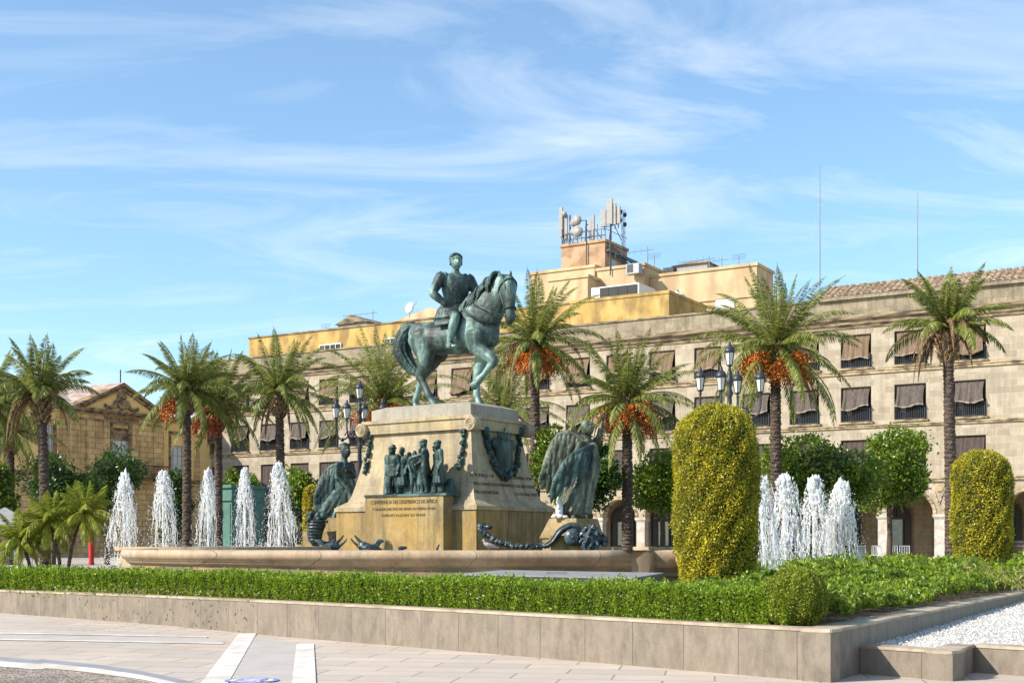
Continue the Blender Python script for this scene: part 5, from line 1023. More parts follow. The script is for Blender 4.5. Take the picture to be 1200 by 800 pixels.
x,y=RP[0].x,RP[0].y; mb=MB(); mb.lathe([(.17,-.15),(.19,-.13),(.19,.30),(.16,.33)],20,(x+.10,y-.27,1.27),'y'); mb.tube([(x+.10+(.14-.1*k/20)*math.cos(k*.6),y-.43,1.27+(.14-.1*k/20)*math.sin(k*.6)) for k in range(21)],.016,5); mb.box(x+.0,x+.26,y-.25,y+.1,.3,1.10); mb.build('end_scroll',MT['rim'],rim)
# far raised basin lip at left
lb=thing('inner_basin','pale stone lip of the smaller basin behind the left end of the pool','basin',(-8.3,37,0)); MB().lathe([(2.9,.6),(2.9,1.36),(3.05,1.40),(3.05,1.50),(2.6,1.50),(2.6,1.3),(0.1,1.3)],40).build('basin_wall',MT['rim'],lb)
# right basin
rb=thing('round_fountain_basin','low pink stone basin ring under the four water jets at the right','basin',(8.4,38.4,0)); MB().lathe([(3.0,.5),(3.0,.70),(3.08,.74),(3.08,.86),(2.7,.86),(2.7,.72),(.1,.72)],44).build('basin_ring',MT['rim'],rb)
rb2=thing('lower_basin','low pink stone kerb of a pool in front of the tall golden topiary','basin',(6.0,30.0,0)); MB().lathe([(1.55,.5),(1.55,.62),(1.62,.66),(1.62,.76),(1.3,.76),(1.3,.64),(.1,.64)],36).build('basin_ring',MT['rim'],rb2)
# flat black cover
bx=thing('flat_black_platform','flat black metal platform with pale grey top standing between the hedge and the pool rim','platform',(0,0,0)); mb=MB(); P4=[(-.98,20.9),(1.80,18.7),(2.62,21.9),(-.2,24.2)]
def prism(mb,P,z0,z1): n=len(P); mb.add([(x,y,z0) for x,y in P]+[(x,y,z1) for x,y in P],[tuple(range(n-1,-1,-1)),tuple(range(n,2*n))]+[(i,(i+1)%n,n+(i+1)%n,n+i) for i in range(n)])
prism(mb,P4,.96,1.08); mb.build('side_frame',MT['blackm'],bx); mb=MB(); cxx=sum(p[0] for p in P4)/4; cyy=sum(p[1] for p in P4)/4
prism(mb,[(cxx+(x-cxx)*.985,cyy+(y-cyy)*.985) for x,y in P4],1.08,1.095); mb.build('top_sheet',MT['greytop'],bx); mb=MB(); mb.box(.55,.9,20.9,20.94,1.095,1.13); mb.build('handle',MT['metal'],bx)
for x,y in P4: MB().box(cxx+(x-cxx)*.93-.04,cxx+(x-cxx)*.93+.04,cyy+(y-cyy)*.93-.04,cyy+(y-cyy)*.93+.04,G,1.0).build('leg',MT['blackm'],bx)
# ================================================================ PALMS
def palm(name,label,px,pyc,Y,tw,L,seed,nf=44,fruit=0,red=False,dead=0,mat='frond',base=G,lean=0.0,group='date palms round the square',emin=-38,wid=.032,leafl=.42,mx=None,bulb=1.0,ns=40):
    rng=np.random.default_rng(seed); X=(px-600)/F*Y; zc=zat(pyc,Y); H=zc-base; r=tw/F*Y/2*.84
    o=thing(name,label,'palm tree',(X-lean,Y,base),0,group)
    mb=MB(); nr=int(H/.14)+2; prof=[]; ang=16; vs=[]
    for i in range(nr*2):
        t=i/(nr*2-1); z=t*H; rr=r*(1.12-.2*t+(.25*max(0,.06-t)/.06))+(.022 if i%2 else -.012)*min(1,r/.2); cx=lean*t*t
        for k in range(ang): a=TAU*k/ang; w=1+.05*math.sin(k*2.4+i*1.9)+.04*math.sin(k*5+i); vs.append((cx+rr*w*math.cos(a),rr*w*math.sin(a),z+.03*math.sin(a*2+i)))
    n_=nr*2; fs=[(j*ang+k,j*ang+(k+1)%ang,(j+1)*ang+(k+1)%ang,(j+1)*ang+k) for j in range(n_-1) for k in range(ang)]
    mb.add(vs,fs).build('trunk',MT['trunk'],o)
    mb=MB(); rr=random.Random(seed)
    if bulb>0:
        mb.lathe([(r*.8,H-1.1*bulb),(r*1.35,H-.75*bulb),(r*1.55,H-.35*bulb),(r*1.2,H),(r*.5,H+.3)],12,(lean,0,0))
        for k in range(70):
            a=k*2.4; z=H-1.1*bulb+1.35*bulb*k/70; q=r*(.85+.65*math.sin(PI*min(1,(k+8)/90))); p=Vector((lean+q*math.cos(a),q*math.sin(a),z)); mb.bar(p,p+Vector((math.cos(a)*.16,math.sin(a)*.16,.22))*bulb,.06*bulb,4,.03*bulb)
        mb.build('leaf_bases',MT['boot'],o)
    Q=[];QD=[]; RB=MB()
    def frond(az,el,Lf,droop,dst,leafk=1.0,thin=1.0,bl=None):
        d=np.array([math.cos(az)*math.cos(el),math.sin(az)*math.cos(el),math.sin(el)]); p=np.array([lean,0,H+.05]); ds=Lf/ns; P=[p.copy()];Ts=[]
        tw_=rng.normal(0,.35)
        for i in range(ns):
            el_i=d[2]; d=d+np.array([0,0,-1])*droop*ds*(.25+2.3*(i/ns)**1.6); d=d/np.linalg.norm(d); p=p+d*ds; P.append(p.copy()); Ts.append(d.copy())
        P=np.array(P);Ts=np.array(Ts); side=np.array([-math.sin(az),math.cos(az),0])
        for i in range(3,ns):
            s=i/ns; ll=leafl*leafk*(math.sin(PI*min(1,.18+s*.86))**.7)*(1+rng.normal(0,.08)); 
            T=Ts[i]; up=np.cross(side,T); 
            for k in (-1,1):
                for j in (0,.33,.66):
                    ph=side*k*math.cos(tw_)+up*(.45+math.sin(tw_)*k); dd=T*(.85+rng.normal(0,.14))+ph*(.85)+np.array([0,0,-.42*(1.3-leafk*.2)])+rng.normal(0,.10,3); dd/=np.linalg.norm(dd); a=P[i]+T*ds*j; e=a+dd*ll+np.array([0,0,-.07*ll]); m=a+dd*ll*.45
                    w=np.cross(dd,up+rng.normal(0,.5,3)); w=w/(np.linalg.norm(w)+1e-6)*wid*.5*thin
                    dst.append([a,m+w,e,m-w])
        w=.035*thin; 
        for i in range(0,ns-1,2):
            wv=side*w*(1-.85*i/ns); j=min(i+2,ns); dst.append([P[i]-wv,P[i]+wv,P[j]+wv*.8,P[j]-wv*.8]); uv=np.array([0,0,1])*w*(1-.85*i/ns); dst.append([P[i]-uv,P[i]+uv,P[j]+uv*.8,P[j]-uv*.8])
    for i in range(nf):
        t=(i+.5)/nf; az=i*2.39996+rng.normal(0,.18); el=R(82-(82-emin)*t**1.05+rng.normal(0,5)); Lf=L*(.82+.3*t**.5)*(1+rng.normal(0,.06)); frond(az,el,Lf,(.22+.30*t+rng.normal(0,.05))*3.2/L,Q)
    if Q: quads('frond_crown',Q,MT[mat],o)
    if dead:
        for i in range(dead): frond(rng.uniform(0,TAU),R(rng.uniform(-30,25)),L*rng.uniform(.8,1.15),1.25*3/L,QD,.42,1.0)
        quads('dry_frond',QD,MT['frondd'],o)
    for k in range(fruit):
        az=rng.uniform(0,TAU) if k>4 else (-PI/2+(k-2)*.75); rad=L*.15+.22+rng.uniform(0,.25); c=np.array([lean+math.cos(az)*rad,math.sin(az)*rad,H-.05-rng.uniform(0,.5)]); n=520; t_=rng.random(n)
        P=c+rng.normal(0,1,(n,3))*np.array([.17,.17,.1])*(.5+t_[:,None])-np.array([0,0,.75])*t_[:,None]; T=tet(P,rng.uniform(.035,.065,n),rng)
        quads('date_cluster',T,MT['dater' if red else 'date'],o)
    return o
palm('date_palm','date palm at the left edge whose drooping crown is cut off by the picture edge',-14,470,50,12,2.7,1,40,0,dead=5,emin=-60)
palm('date_palm','date palm with dark trunk and dry orange hanging leaves, left of the museum pediment',48,462,46,13,2.3,2,28,0,dead=9,emin=-5,lean=-.15)
palm('date_palm','date palm with orange fruit and tall trunk at the museum\'s right end',219,456,55,11.5,2.75,3,38,2,dead=4,emin=-28)
palm('date_palm','date palm with dark red fruit touching the crown of its taller left neighbour',256,476,58,10.5,2.9,4,38,3,True,dead=2,emin=-30)
palm('date_palm','date palm without fruit behind the tallest left water jet, one long dead leaf hanging',327,460,56,11.5,3.0,5,32,0,dead=4,emin=-18,lean=-.1)
palm('date_palm','date palm with thick orange base between the left lantern and the horse\'s hind legs',450,472,62,17,4.3,6,44,12,dead=2,emin=-8,bulb=1.5)
palm('date_palm','low date palm crown showing between the horse\'s legs and the tall palm',590,482,66,12,3.9,7,34,0,dead=1,emin=-25)
palm('date_palm','tall date palm with orange fruit directly behind the horse\'s head',627,402,52,13,3.2,8,40,6,dead=4,emin=-32)
palm('date_palm','date palm with orange fruit right of the winged figure raising its arm',735,470,50,14,3.1,9,42,5,dead=3,emin=-35)
palm('date_palm','date palm heavy with bright orange fruit behind the golden topiary column',909,408,46,14.5,3.5,10,48,10,dead=2,emin=-40)
palm('date_palm','slim crowned date palm with dead grey leaves hanging in front of the right facade',1110,384,41,14.5,2.15,11,24,0,dead=17,emin=0,lean=-.12)
palm('date_palm','low date palm crown drooping between the first two left palms',12,505,60,11,3.0,12,30,0,mat='frondy',dead=2,emin=-55)
# pygmy palms
for px,py,Y,L,sd,lab,ln in ((24,634,38,1.15,21,'low yellow green pygmy palm at the left edge with spreading leaves',-.3),(57,612,38,1.05,22,'yellow green pygmy palm with thin trunk, middle of the three',-.35),(98,603,38,1.2,23,'taller yellow green pygmy palm leaning right beside the first jet',.45)):
    palm('pygmy_palm',lab,px,py,Y,4.5,L,sd,26,0,mat='pygmy',base=G,lean=ln,group='pygmy palms in the left bed',emin=-40,wid=.022,leafl=.30,bulb=.25,ns=28)
# ================================================================ BROADLEAF TREES
def tree(name,label,px,py0,py1,w,Y,seed,mat='otree',trunk=None,n=15000,group='clipped orange trees',ls=.15,cat='tree'):
    rng=np.random.default_rng(seed); X=(px-600)/F*Y; z1=zat(py0,Y); z0=zat(py1,Y); c=np.array([0,0,(z0+z1)/2-G]); rx=w/F*Y/2; rz=(z1-z0)/2; ry=rx*.85
    o=thing(name,label,cat,(X,Y,G),0,group); K=70; d=nrm(rng.normal(0,1,(K,3))); cr=rng.uniform(.20,.50,K)*min(rx,rz); f=rng.uniform(.45,1.08,K)[:,None]; LB=rng.uniform(-1,1,(6,3))*np.array([rx*.42,ry*.4,rz*.38]); C=c+LB[rng.integers(0,6,K)]+d*(np.array([rx,ry,rz])*.70-cr[:,None]*.55)*f
    wts=cr**2/np.sum(cr**2); idx=rng.choice(K,n,p=wts); dd=nrm(rng.normal(0,1,(n,3))+d[idx]*.5); P=C[idx]+dd*cr[idx][:,None]*(rng.uniform(.72,1.10,n)+(rng.random(n)**12)*.6)[:,None]*np.array([1,1,.9])
    quads('crown',leaves(P,dd,ls,rng,.55,.8),MT[mat],o)
    mb=MB(); rr=random.Random(seed)
    tz=c[2]-rz*.55; mb.tube([(0,0,0),(.03,0,tz*.5),(-.02,.02,tz),(0,0,c[2])],[.15,.11,.10,.05],8)
    for k in range(9):
        q=C[rr.randrange(K)]; mb.tube([(0,0,tz*.85),tuple((np.array([0,0,tz])+q)/2+np.array([0,0,-.1])),tuple(q)],[.07,.045,.015],5)
    mb.build('trunk',MT['bark'],o)
    mb=MB(); mb.ell(tuple(c),(rx*.55,ry*.55,rz*.6),10,7); mb.build('dark_inner_core',MT['core'],o)
    return o
tree('orange_tree','broad light green orange tree behind the right water jets',960,507,602,156,48,31,n=20000)
tree('orange_tree','rounder darker orange tree right of the broad one, in front of the arcade columns',1042,505,607,96,52,32,n=14000)
tree('orange_tree','orange tree on a thin trunk between the palm and the golden topiary',776,526,602,78,54,33,n=11000)
tree('orange_tree','tall orange tree behind the winged figure raising its arm, right half',688,512,608,74,50,34,n=12000,mat='dtree')
tree('orange_tree','bright orange tree behind the tall palm trunk and left of the winged figure',655,500,590,66,52,35,n=11000)
tree('orange_tree','bright green orange tree behind the kiosk and jets, left of the draped winged figure',352,548,628,54,50,36,n=8000)
tree('orange_tree','orange tree crown peeping over the turquoise kiosk roof',276,552,582,58,64,37,n=5000)
tree('orange_tree','bright orange tree cut off by the left picture edge',-4,536,606,62,46,38,n=9000)
tree('evergreen_tree','dark round evergreen behind the second palm trunk, in front of the museum',62,532,606,80,60,39,'dtree',n=9000,group='dark evergreens in front of the museum')
tree('evergreen_tree','taller dark evergreen under the museum window, behind the first jet',125,524,600,76,60,40,'dtree',n=9000,group='dark evergreens in front of the museum')
tree('evergreen_tree','narrow dark evergreen between the second jet and the palm trunk',204,548,640,44,58,41,'dtree',n=6000,group='dark evergreens in front of the museum')
tree('orange_tree','low green bush like orange tree behind the draped winged figure\'s shoulder',566,500,560,60,60,42,n=5000) if False else None
# ================================================================ TOPIARY, HEDGE, BEDS
def topiary(name,label,cat,px,Y,prof,n,ls,mat,seed,base=G,group='clipped topiary columns'):
    rng=np.random.default_rng(seed); X=(px-600)/F*Y; o=thing(name,label,cat,(X,Y,base),0,group)
    zs=np.array([p[1] for p in prof]); rs=np.array([p[0] for p in prof]); H=zs[-1]; seg=np.hypot(np.diff(zs),np.diff(rs)); L=np.concatenate([[0],np.cumsum(seg)])
    # area weighting
    tt=np.linspace(0,L[-1],200); zt_=np.interp(tt,L,zs); rt_=np.interp(tt,L,rs); wts=rt_+.02; wts/=wts.sum(); k=rng.choice(200,n,p=wts); tj=np.clip(tt[k]+rng.uniform(-.5,.5,n)*L[-1]/200,0,L[-1]); z=np.interp(tj,L,zs); r=np.interp(tj,L,rs); e=L[-1]*.01
    dz=np.interp(tj+e,L,zs)-np.interp(tj-e,L,zs); dr=np.interp(tj+e,L,rs)-np.interp(tj-e,L,rs); q=np.hypot(dz,dr)+1e-6; nr_,nz_=dz/q,-dr/q
    a=rng.uniform(0,TAU,n); bk=min(1,rs.max()/.75); bump=bk*(.035*np.sin(a*5+z*4)+.03*np.sin(a*11-z*9)+rng.normal(0,.022,n)-.03*rng.random(n)**3)
    R_=r+bump*nr_*1.0; P=np.column_stack([R_*np.cos(a),R_*np.sin(a),z+bump*nz_]); N_=np.column_stack([nr_*np.cos(a),nr_*np.sin(a),nz_])
    quads('clipped_foliage',leaves(P,N_,ls,rng,.55,.75,.25),MT[mat],o)
    MB().lathe([(max(.02,p[0]*.93-.02),p[1]*.985) for p in prof],20).build('dark_inner_core',MT['core'],o)
    MB().bar((0,0,-.02),(0,0,prof[1][1]+.3),.09,8).build('stem',MT['bark'],o); return o
def capsule(r,h,rb=.75,dome=1.25): 
    P=[(.02,.12),(r*rb,.15),(r*.93,.7),(r*1.0,h*.35),(r*1.01,h*.6),(r*.985,h-r*dome)]
    for k in range(1,9): a=PI/2*k/8; P.append((r*.985*math.cos(a)**.85,h-r*dome+r*dome*math.sin(a)))
    return P
topiary('topiary_column','tall golden clipped topiary column in front of the right lantern','topiary',839,24,capsule(.755,zat(476,24)-G,.8,.95),60000,.046,'topi',51)
topiary('topiary_column','smaller golden clipped topiary column at the far right in front of the arcade','topiary',1150.5,36,capsule(.79,zat(529,36)-G,.78,.8),32000,.06,'topi',52)
topiary('topiary_column','narrow bright yellow topiary column half hidden by the draped winged figure','topiary',367,47,capsule(.36,zat(568,47)-G,.8,1.0),5000,.09,'topiy',53)
rr_=.385; sph=[(.02,0),(rr_*.72,.02)]+[(rr_*math.cos(a),.26+rr_*1.08*math.sin(a)) for a in [R(-20+110*k/10) for k in range(11)]]
topiary('box_ball','round clipped box ball standing at the hedge corner','shrub',931,15.75,sph,34000,.030,'boxg',54,G+.03,'clipped box shrubs')
# hedge: ribbon along the wall
rng=np.random.default_rng(61)
hp=np.array(crom([(a[0]+.24,a[1]+.42) for a in wallc[:-1]]+[(3.32,15.42)],12)); seg=np.hypot(*np.diff(hp,axis=0).T); LL=np.concatenate([[0],np.cumsum(seg)]); TL=LL[-1]
def hsurf(n,rng):
    u=rng.random(n); 
    s=TL*(1-(1-u)**1.3); s=np.clip(s,0,TL)
    x=np.interp(s,LL,hp[:,0]);y=np.interp(s,LL,hp[:,1]); tx=np.interp(np.minimum(s+.1,TL),LL,hp[:,0])-x+1e-5; ty=np.interp(np.minimum(s+.1,TL),LL,hp[:,1])-y-1e-5; q=np.hypot(tx,ty)+1e-6; nx_,ny_=-ty/q*-1,tx/q*-1
    # inward normal = left of travel
    ix,iy=-ty/q,tx/q; hh=.42+.02*np.sin(s*2.1)+.015*np.sin(s*5.3); dd=.72
    v=rng.random(n)*(.42+.72+.12); front=v<.46; top=~front&(v<1.16)
    off=np.where(front,0,np.where(top,(v-.46)/.7*dd,dd)); z=np.where(front,v/.46*hh,np.where(top,hh,rng.random(n)*hh))
    N=np.zeros((n,3)); N[:,0]=np.where(front,-ix,np.where(top,0,ix)); N[:,1]=np.where(front,-iy,np.where(top,0,iy)); N[:,2]=np.where(top,1,.15)
    b=.02*np.sin(s*9+z*14)+.018*np.sin(s*23+off*17)+rng.normal(0,.016,n)
    b=b+np.where(top,(rng.random(n)**14)*.10,0)
    P=np.column_stack([x+ix*off,y+iy*off,G+z])+N*b[:,None]; return P,N,s
P,N_,s=hsurf(170000,rng); BC=np.array([(931-600)/F*15.75,15.75]); kk_=np.hypot(P[:,0]-BC[0],P[:,1]-BC[1])>.37; P,N_,s=P[kk_],N_[kk_],s[kk_]
ht=thing('clipped_hedge','long low bright green clipped hedge running along the top of the granite wall','hedge')
Yd=P[:,1]; ls=.034+.0011*(Yd-14); quads('hedge_foliage',leaves(P,N_,ls,rng,.62,.7,.5),MT['hedge'],ht)
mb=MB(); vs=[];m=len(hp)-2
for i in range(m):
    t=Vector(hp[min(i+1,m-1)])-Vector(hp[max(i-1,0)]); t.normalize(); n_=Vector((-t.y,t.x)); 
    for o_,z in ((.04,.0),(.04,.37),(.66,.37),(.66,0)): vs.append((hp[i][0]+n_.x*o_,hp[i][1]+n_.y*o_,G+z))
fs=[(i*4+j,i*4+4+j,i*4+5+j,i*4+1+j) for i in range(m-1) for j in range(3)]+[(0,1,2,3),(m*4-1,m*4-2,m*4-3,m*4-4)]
mb.add(vs,fs).build('dark_inner_core',MT['core'],ht)
# shrub bed between side wall and hedge
rng=np.random.default_rng(62)
def bed(label,region,n,hgt,ls,mat,seed,name='shrub_bed',cat='shrubs'):
    rng=np.random.default_rng(seed); P=region(n,rng); n=len(P); x,y=P[:,0],P[:,1]
    h=hgt*(.62+.22*np.sin(x*2.3+y*1.7)*np.sin(y*2.9-x*1.1)+.2*np.sin(x*6.1+1)*np.sin(y*5.3)+.06*np.sin(x*13)*np.sin(y*14))
    z=G+np.maximum(h,.08)*rng.uniform(.25,1.0,n)**.45; PP=np.column_stack([x,y,z]); N=nrm(rng.normal(0,.6,(n,3))+[0,0,.7]); l=ls(y) if callable(ls) else ls
    return tag(quads(name,leaves(PP,N,l,rng,.42,.6,.2),MT[mat]),label,cat,kind='stuff')
def regA(n,rng): # strip beside the side wall widening backwards
    k=rng.random(n)**1.35*17.0+.30; d=rng.random(n)**.95*(2.1+.25*k); e=.36+.10*np.sin(k*2.7)+.06*np.sin(k*7); P=np.column_stack([c0.x+SD[0]*k-.858*(d+e),c0.y+SD[1]*k+.514*(d+e)]); dd_=(P-np.array([3.66,14.7]))@np.array([.695,.719]); return P[(np.hypot(P[:,0]-BC[0],P[:,1]-BC[1])>.45)&~((dd_<1.05)&(P[:,0]<3.8))&(dd_>.3)]
bed('leafy green shrub bed filling the corner behind the box ball and beside the side wall',regA,115000,.50,lambda y:.068+.003*(y-14),'cover',63)
def regB(n,rng): y=rng.uniform(30,46,n); return np.column_stack([rng.uniform(7.0,19,n)*y/40*1.0,y])
bed('far strip of green shrubs in front of the arcade',regB,26000,.75,.16,'cover',64)
def regC(n,rng): y=rng.uniform(24,33,n); return np.column_stack([y*.365+rng.uniform(0,4.5,n),y+rng.uniform(0,2,n)])
bed('sparse dry yellowish shrubs at the right edge behind the gravel',regC,3800,.62,.12,'drybush',65)
def regD(n,rng): y=rng.uniform(30,40,n); return np.column_stack([rng.uniform(-17,-9.5,n),y])
bed('low green plants round the pygmy palms at the left',regD,4500,.35,.11,'cover',66)
def regE(n,rng): y=rng.uniform(22,26,n); return np.column_stack([rng.uniform(-9,4,n),y])
bed('scattered weeds between the hedge and the fountain pool',regE,1500,.3,.07,'drybush',67)
# sprigs sticking out of the hedge
Q=[]
for k in range(34):
    s_=rng.uniform(5,TL); x=np.interp(s_,LL,hp[:,0])+rng.uniform(.1,.6);y=np.interp(s_,LL,hp[:,1])+.35; h=rng.uniform(.06,.17); n=14; zz_=rng.random(n)*h; P=np.column_stack([x+rng.normal(0,.012,n),y+rng.normal(0,.012,n),G+.42+zz_]); Q.append(leaves(P,nrm(rng.normal(0,1,(n,3))),.045,rng,.5))
quads('hedge_sprigs',np.concatenate(Q),MT['hedge'],ht)['kind']='stuff'
# bed kerb at the left
tag(MB().lathe([(3.4,.5),(3.4,.72),(3.15,.72),(3.15,.5)],40,(-14.2,37,0)).build('bed_kerb',MT['cap']),'pale curved stone kerb round the bed of pygmy palms','kerb')
# ================================================================ WATER JETS
def ico():
    f=(1+5**.5)/2; v=np.array([(-1,f,0),(1,f,0),(-1,-f,0),(1,-f,0),(0,-1,f),(0,1,f),(0,-1,-f),(0,1,-f),(f,0,-1),(f,0,1),(-f,0,-1),(-f,0,1)],float); v/=np.linalg.norm(v[0])
    t=[(0,11,5),(0,5,1),(0,1,7),(0,7,10),(0,10,11),(1,5,9),(5,11,4),(11,10,2),(10,7,6),(7,1,8),(3,9,4),(3,4,2),(3,2,6),(3,6,8),(3,8,9),(4,9,5),(2,4,11),(6,2,10),(8,6,7),(9,8,1)]; return v,np.array(t)
IV,IT=ico()
def blobs(C,S,rng):  # C (n,3), S (n,3)
    n=len(C); a=rng.uniform(0,TAU,n); c,s=np.cos(a),np.sin(a); V=IV[None]*S[:,None,:]*(1+rng.normal(0,.12,(n,12,1))); X=V[...,0]*c[:,None]-V[...,1]*s[:,None]; Yy=V[...,0]*s[:,None]+V[...,1]*c[:,None]
    V=np.stack([X,Yy,V[...,2]],-1)+C[:,None,:]; F_=(IT[None]+12*np.arange(n)[:,None,None]).reshape(-1,3); return V.reshape(-1,3),F_
def jetmesh(H,Rb,seed):
    rng=np.random.default_rng(seed); Cs=[];Ss=[]; wd=rng.normal(0,.10,2); off=rng.normal(0,.05*Rb,(4,2))
    def add(C,q,e): Cs.append(C); Ss.append(np.column_stack([q,q*rng.uniform(.6,1,len(q)),q*e]))
    n=150; t=rng.random(n); w=.02+.07*t**2; add(np.column_stack([rng.normal(0,1,n)*w*.5,rng.normal(0,1,n)*w*.5,t*H*.95]),(.028+.03*t)*rng.uniform(.6,1.2,n),rng.uniform(2,5,n))
    n=640; t=rng.random(n)**1.15; k=rng.integers(0,4,n); a=rng.uniform(0,TAU,n); rad=Rb*(.16+.42*t**.55)*np.sqrt(rng.random(n)); z=H*(1-.40*t)-.75*rad**2/Rb-rng.random(n)*.06
    lob=1+.25*np.sin(a*3+seed+z*3); add(np.column_stack([rad*lob*np.cos(a)+off[k,0],rad*lob*np.sin(a)+off[k,1],z]),rng.uniform(.008,.040,n)*(1-.45*t),rng.uniform(.8,2.6,n))
    for s in range(112):
        a=rng.uniform(0,TAU); rs=Rb*rng.uniform(.35,1.0)**.8*(1+.15*math.sin(3*a+seed)); top=H*rng.uniform(.55,.95); u0=rng.random()**1.2*.75; ln=rng.uniform(.12,.5); m=int(6+ln*40); u=np.clip(u0+np.linspace(0,ln,m),0,1); z=top*(1-u)+.02; r=Rb*.42+(rs-Rb*.42)*(1-z/(top+.02))**.75
        f=rng.uniform(8,20); ww=.022*np.sin(z*f+s)+.012*np.sin(z*f*2.7+2*s); aa=a+ww*1.6
        C=np.column_stack([(r+ww)*np.cos(aa)+wd[0]*u,(r+ww)*np.sin(aa)+wd[1]*u,z]); add(C,rng.uniform(.003,.014)*rng.uniform(.6,1.5,m),rng.uniform(1.6,4.5,m))
    n=900; a=rng.uniform(0,TAU,n); u=rng.random(n); z=H*.92*(1-u**.8); r=Rb*(.3+.85*np.sqrt(u))*rng.uniform(.5,1.25,n); add(np.column_stack([r*np.cos(a)+wd[0]*u,r*np.sin(a)+wd[1]*u,z]),rng.uniform(.003,.012,n),rng.uniform(1,2.6,n))
    n=260; a=rng.uniform(0,TAU,n); r=Rb*rng.uniform(.1,1.35,n); add(np.column_stack([r*np.cos(a),r*np.sin(a),rng.random(n)**2*.32]),rng.uniform(.006,.02,n),np.ones(n))
    V,F_=blobs(np.concatenate(Cs),np.concatenate(Ss),rng); me=bpy.data.meshes.new('water_jet'); me.vertices.add(len(V)); me.vertices.foreach_set('co',V.astype(np.float32).ravel()); k=len(F_); me.loops.add(k*3); me.loops.foreach_set('vertex_index',F_.astype(np.int32).ravel()); me.polygons.add(k); me.polygons.foreach_set('loop_start',np.arange(0,k*3,3,dtype=np.int32)); me.polygons.foreach_set('loop_total',np.full(k,3,dtype=np.int32)); me.polygons.foreach_set('use_smooth',[True]*k); me.update(calc_edges=True); me.materials.append(MT['jet']); return me
JM=[jetmesh(2.4,.52,71+i) for i in range(9)]; JC=[0]
def jet(px,pt,pb,Y,w,i,lab,grp):
    zb=zat(pb,Y); h=zat(pt,Y)-zb; i=JC[0]; JC[0]+=1; o=bpy.data.objects.new('water_jet',JM[i]); COL.objects.link(o); o.location=((px-600)/F*Y,Y,zb); ww=w/F*Y/2/.52*.92; o.scale=(ww,ww,h/2.42); o.rotation_euler=(0,0,px*.7); tag(o,lab,'water jet',grp)
GL='water jets of the left fountain'; GR='water jets of the right fountain'
jet(146,553,662,36,44,0,'leftmost white fountain jet, beside the pygmy palms',GL)
jet(191.5,551,643,38,40,1,'second white fountain jet from the left, before the dark narrow evergreen',GL)
jet(244,549,644,38,32,2,'third white fountain jet from the left, in front of the kiosk\'s left side',GL)
jet(287,547,645,38,32,0,'fourth white fountain jet from the left, in front of the kiosk\'s right side',GL)
jet(327.5,541,645,38,44,1,'tallest white fountain jet of the left five, nearest the draped winged figure',GL)
jet(894,557,682,31,46,2,'leftmost of the four right jets, touching the tall golden topiary',GR)
jet(921,555,676,36.5,58,0,'second of the four right jets, directly behind the box ball',GR)
jet(955,556,672,38,56,1,'third of the four right jets from the left, standing straight',GR)
jet(986,563,670,39,60,2,'rightmost of the four right jets with spray blown right',GR)
# ================================================================ LANTERNS
def lantern(parent,x,y,z,s=1.0):
    g=MB(); g.lathe([(.10*s,0),(.155*s,.40*s)],6,(x,y,z)); gl=g.build('lamp_glass',MT['lampglass'],parent)
    m=MB(); 
    for i in range(6): a=TAU*i/6; m.bar((x+.103*s*math.cos(a),y+.103*s*math.sin(a),z),(x+.16*s*math.cos(a),y+.16*s*math.sin(a),z+.40*s),.012*s,4)
    m.lathe([(.03*s,-.2*s),(.05*s,-.12*s),(.03*s,-.08*s),(.11*s,-.02*s),(.11*s,.0)],10,(x,y,z)); m.lathe([(.175*s,.40*s),(.19*s,.43*s),(.175*s,.50*s),(.11*s,.60*s),(.05*s,.645*s),(.06*s,.67*s),(.045*s,.70*s),(.05*s,.73*s),(.01*s,.78*s)],12,(x,y,z)); m.build('lantern_frame',MT['iron'],gl,True)
def lamp(label,px,Y,ptop,s,rot,heights,pb=G):
    o=thing('candelabra_lamp',label,'street lamp',((px-600)/F*Y,Y,G),rot,'many armed lanterns of the square'); zt_=zat(ptop,Y)-G; zc=zt_-.78*s
    m=MB(); m.lathe([(.28,0),(.28,.35),(.2,.45),(.16,1.0),(.11,1.1),(.085,zc-2.2*s),(.12,zc-2.1*s),(.08,zc-2.0*s),(.12,zc-1.75*s),(.20,zc-1.6*s),(.09,zc-1.35*s),(.07,zc-1.1*s),(.13,zc-.95*s),(.06,zc-.8*s),(.1,zc-.62*s),(.14,zc-.52*s),(.06,zc-.42*s),(.09,zc-.3*s),(.04,zc-.15*s)],12); m.build('pole',MT['iron'],o,True)
    lantern(o,0,0,zc,s); n=len(heights)
    for i,(a,dz) in enumerate(heights):
        r=1.02*s; c,s_=math.cos(R(a)),math.sin(R(a)); z=zc-dz*s; m=MB()
        m.tube([tuple(p) for p in crom([(.05*c,.05*s_,zc-1.75*s),(.35*c*s,.35*s_*s,zc-1.45*s),(.6*c*s,.6*s_*s,zc-1.75*s),(.9*c*s,.9*s_*s,zc-1.72*s),(r*c,r*s_,z-.45*s),(r*c,r*s_,z-.15*s)],4)],.038*s,6)
        m.tube([((.42+.22*math.cos(q*.5)*(1-q/26))*c*s,(.42+.22*math.cos(q*.5)*(1-q/26))*s_*s,zc-1.62*s+.2*s*math.sin(q*.5)*(1-q/26)) for q in range(20)],.03*s,5)
        m.ell((.75*c*s,.75*s_*s,zc-1.8*s),(.09*s,.09*s,.09*s),8,6); m.build('lamp_arm',MT['iron'],o,True); lantern(o,r*c,r*s_,z,s)
lamp('ornate iron street lamp with five pale lanterns rising behind the golden topiary',855,42,400,.98,R(15),((175,.86),(140+90,.95),(50,.82),(-20,.90)))
